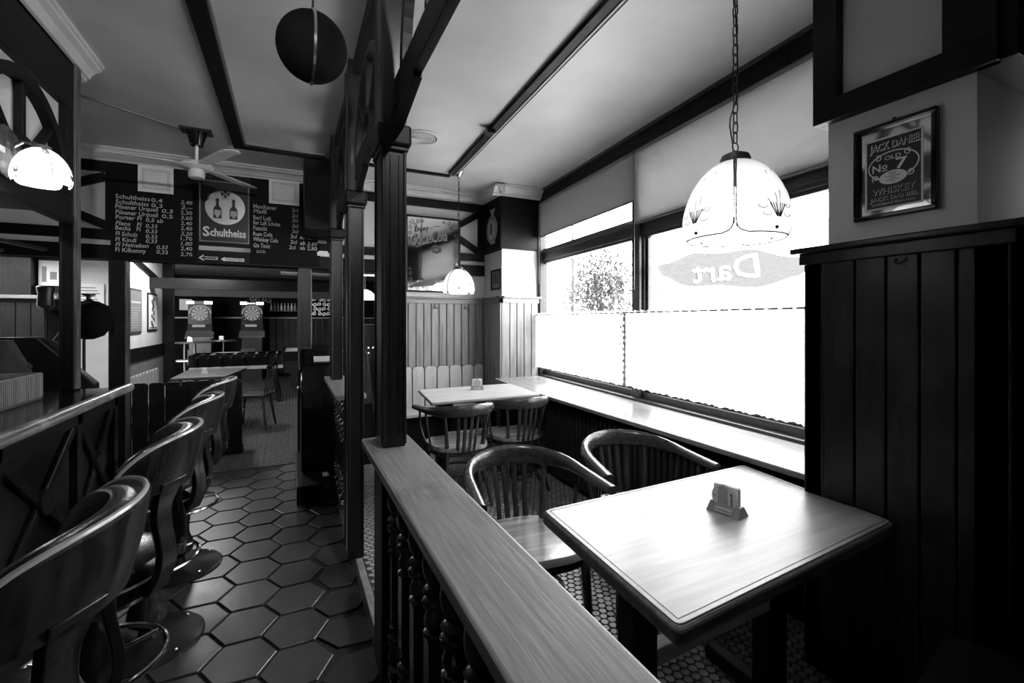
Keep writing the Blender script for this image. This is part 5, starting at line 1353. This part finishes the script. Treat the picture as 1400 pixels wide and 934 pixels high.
# ================================================================ BEHIND THE BAR, LEFT
lp = struct('trim_26', B1(-3.3, 6.95, 0, -2.46, 7.2, 1.74), 'beam_wood_z')
for k in range(6): a = -3.22 + k * .125; B1(a, 6.92, .1, a + .12, 6.95, 1.7).build('plank', 'post_wood_z', lp, .004)
B1(-3.3, 6.86, 1.74, -2.36, 7.2, 1.778).build('cap_shelf', 'wain_wood_x', lp, .004)
B1(-3.3, 6.98, 1.78, -2.62, 7.2, 2.35).build('upper_panel', 'dark_plank', lp)
struct('trim_27', B1(-2.44, 7.15, 1.56, -2.0, 7.2, 1.62), 'beam_wood_x')
t = thing('bar_picture', 'bright framed picture on the white wall behind the bar', 'picture', (-2.5, 7.1, 1.83)); T = plane_T((-2.60, 7.12, 1.82), (1, 0, 0), (0, 0, 1))
MB(T).box(0, 0, 0, .26, .4, .02).build('frame', 'beam_wood_z', t, .003); MB(T).box(.0, .08, .02, .19, .37, .024).build('print', 'white_paper', t)
mb = MB(T); mb.box(.03, .12, .024, .07, .3, .025); mb.box(.1, .15, .024, .16, .24, .025); mb.build('printed_motif', 'grey_mid', t)
t = thing('bar_notice', 'pale printed notice on the white wall behind the kettle stand', 'notice', (-2.1, 7.15, 1.75)); T = plane_T((-2.3, 7.19, 1.68), (1, 0, 0), (0, 0, 1))
MB(T).box(0, 0, 0, .26, .26, .008).build('paper', 'white_paper', t); mb = MB(T)
for k in range(6): mb.box(.02, .03 + k * .035, .008, .22 - .02 * (k % 3), .042 + k * .035, .0085)
mb.build('printed_lines', 'grey_mid', t)
# black sloping hatch and jacket
ht = thing('sloping_cabinet', 'black sloping cabinet behind the bar counter', 'cabinet', (-1.7, 4.4, 0))
MB().prism([(-2.3, 4.4, 0), (-1.30, 4.4, 0), (-1.30, 4.4, 1.03), (-1.62, 4.4, 1.38), (-2.3, 4.4, 1.38)], (0, .09, 0)).build('body', 'black', ht, .01)
B1(-1.75, 4.392, .2, -1.4, 4.41, .9).build('door', 'black_gloss', ht, .003)
jk = MB(); N = 18; vs_ = []; fs_ = []
for j in range(9):
    q = j / 8
    for i in range(N):
        a = 2 * PI * i / N; r = (.22 - .12 * q ** 1.6) * (1 + .09 * math.sin(3 * a + 4 * q) + .05 * math.sin(7 * a + j))
        vs_.append((-1.72 + r * math.cos(a), 4.1 + .7 * r * math.sin(a), .95 + .42 * q))
for j in range(8):
    for i in range(N): fs_.append((j * N + i, j * N + (i + 1) % N, (j + 1) * N + (i + 1) % N, (j + 1) * N + i))
fs_.append(tuple(range(N))[::-1]); fs_.append(tuple(8 * N + k for k in range(N)))
jt = thing('jacket', 'dark crumpled jacket hung behind the grooved counter box', 'jacket', (-1.72, 4.1, .95)); jk.add(vs_, fs_, True).build('cloth', 'fabric_dark', jt)
MB().tube([(-1.9, 4.1, 1.2), (-1.72, 4.1, 1.37), (-1.55, 4.1, 1.18)], .03, 8).build('shoulder_fold', 'fabric_dark', jt)
ks = thing('kettle_stand', 'large round black kettle on a thin stand behind the bar end', 'kettle', (-1.62, 5.05, 0))
MB().lathe([(.03, 1.34), (.1, 1.37), (.15, 1.45), (.155, 1.54), (.13, 1.62), (.06, 1.66)], (-1.52, 5.0, 0), 28).build('kettle_body', 'black_matte', ks)
MB().lathe([(.04, 1.66), (.015, 1.68), (.015, 1.70), (.045, 1.71), (.045, 1.72)], (-1.52, 5.0, 0), 18).build('lid_knob', 'black', ks)
MB().tube([(-1.55, 5.0, 0), (-1.55, 5.0, 1.38)], .011, 8).build('stand_pole', 'black', ks); MB().tube([(-1.66, 5.05, 0), (-1.66, 5.05, 1.38)], .011, 8).build('stand_pole', 'black', ks)
MB().tube([(-1.68, 4.95, 1.42), (-1.72, 4.93, 1.34), (-1.66, 4.92, 1.3), (-1.6, 4.92, 1.32), (-1.58, 4.92, 1.36), (-1.61, 4.92, 1.38), (-1.64, 4.92, 1.35)], .005, 6).build('wire_curl', 'grey_mid', ks)
c2 = thing('coffee_pot', 'small dark pot on a thin stand behind the tall bar post', 'pot', (-1.75, 4.65, 0))
MB().lathe([(.03, 1.60), (.055, 1.62), (.05, 1.72), (.06, 1.78), (.045, 1.79)], (-1.86, 5.2, 0), 18).build('pot_body', 'black', c2); MB().tube([(-1.86, 5.2, 0), (-1.86, 5.2, 1.6)], .012, 8).build('stand_pole', 'black', c2)
# thin slat post and shelf above the bar, left edge
lpst = post('timber_post', 'narrow post at the left frame edge behind the counter box', -1.52, 3.42, 1.098, -1.485, 3.46, 2.1, mould=False)
rk = thing('glass_rack', 'dark hanging rack with hooks above the bar counter', 'rack', (-1.6, 3.6, 1.98))
MB().bar((-1.9, 2.4, 1.93), (-1.6, 3.9, 1.93), .03, .02).build('rack_bar', 'iron', rk); MB().bar((-1.7, 2.4, 1.95), (-1.4, 3.9, 1.95), .03, .02).build('rack_bar', 'iron', rk)
for y in (2.5, 2.9, 3.3): MB().tube([(-1.76, y, 1.94), (-1.76, y, 2.1)], .006, 6).build('hanger', 'iron', rk)
struct('trim_28', B1(-1.9, 2.35, 2.1, -1.2, 3.4, 2.14), 'beam_wood_y')

# ================================================================ OUTSIDE
struct('ground', B1(2.9, -12, -.3, 40, 30, -.1), 'asphalt')
fc = thing('street_building', 'pale house across the street seen through the near window', 'building', (20, 9, -.1))
B1(19, -2, -.1, 26, 11, 5.5).build('wall', 'facade', fc)
for k in range(5):
    for j in range(2): B1(18.95, -1 + k * 2.4, 1.0 + j * 2.3, 19.0, .2 + k * 2.4, 2.4 + j * 2.3).build('window', 'pole_paint', fc)
tree = thing('street_tree', 'pale tree outside the left window pane', 'tree', (8.9, 12, -.1))
MB().tube([(8.9, 12, -.1), (9.0, 12, 1.5), (8.8, 12.1, 3.0)], [.16, .12, .08], 10).build('trunk', 'pole_paint', tree)
rnd = random.Random(2); mb = MB()
for k in range(3500):
    a, b, c = rnd.gauss(0, .55), rnd.gauss(0, .6), rnd.gauss(0, .6)
    p = Vector((8.9 + a, 12 + b, 2.5 + c)); d = Vector((rnd.uniform(-1, 1), rnd.uniform(-1, 1), rnd.uniform(-1, 1))).normalized() * .09; e = d.cross(Vector((0, 0, 1))).normalized() * .04
    mb.add([p - d, p + e, p + d, p - e], [(0, 1, 2, 3)])
o = mb.build('crown', 'foliage', tree); o['kind'] = 'stuff'
tree.children[0]
t = thing('lamp_post', 'grey pole outside the left window pane', 'pole', (8.2, 12.5, -.1)); MB().tube([(8.2, 12.5, -.1), (8.2, 12.5, 6)], .05, 8).build('pole', 'pole_paint', t)

# ================================================================ ADDED LIGHTS FOR THE BACK ROOM (unseen panels that brighten it)
def fill_fixture(x, y, z, sx, sy, watts, label):
    t = thing('fill_panel', label, 'light', (x, y, z)); B1(x - sx / 2, y - sy / 2, z, x + sx / 2, y + sy / 2, z + .03).build('housing', 'grey_light', t)
    area_light('fill_light', (x, y, z - .01), (0, 0, 0), sx * .9, sy * .9, watts)
fill_fixture(-1.3, 8.3, 2.57, .5, 1.2, 62, 'unseen added light panel before the poster wall')
fill_fixture(.4, 11.8, 2.57, 1.2, .5, 12, 'unseen added light panel over the pool table')
fill_fixture(-2.9, 6.3, 2.57, .5, .8, 70, 'unseen added light panel behind the bar')
fill_fixture(.6, 6.4, 2.57, .4, .4, 5, 'unseen added light panel inside the passage')
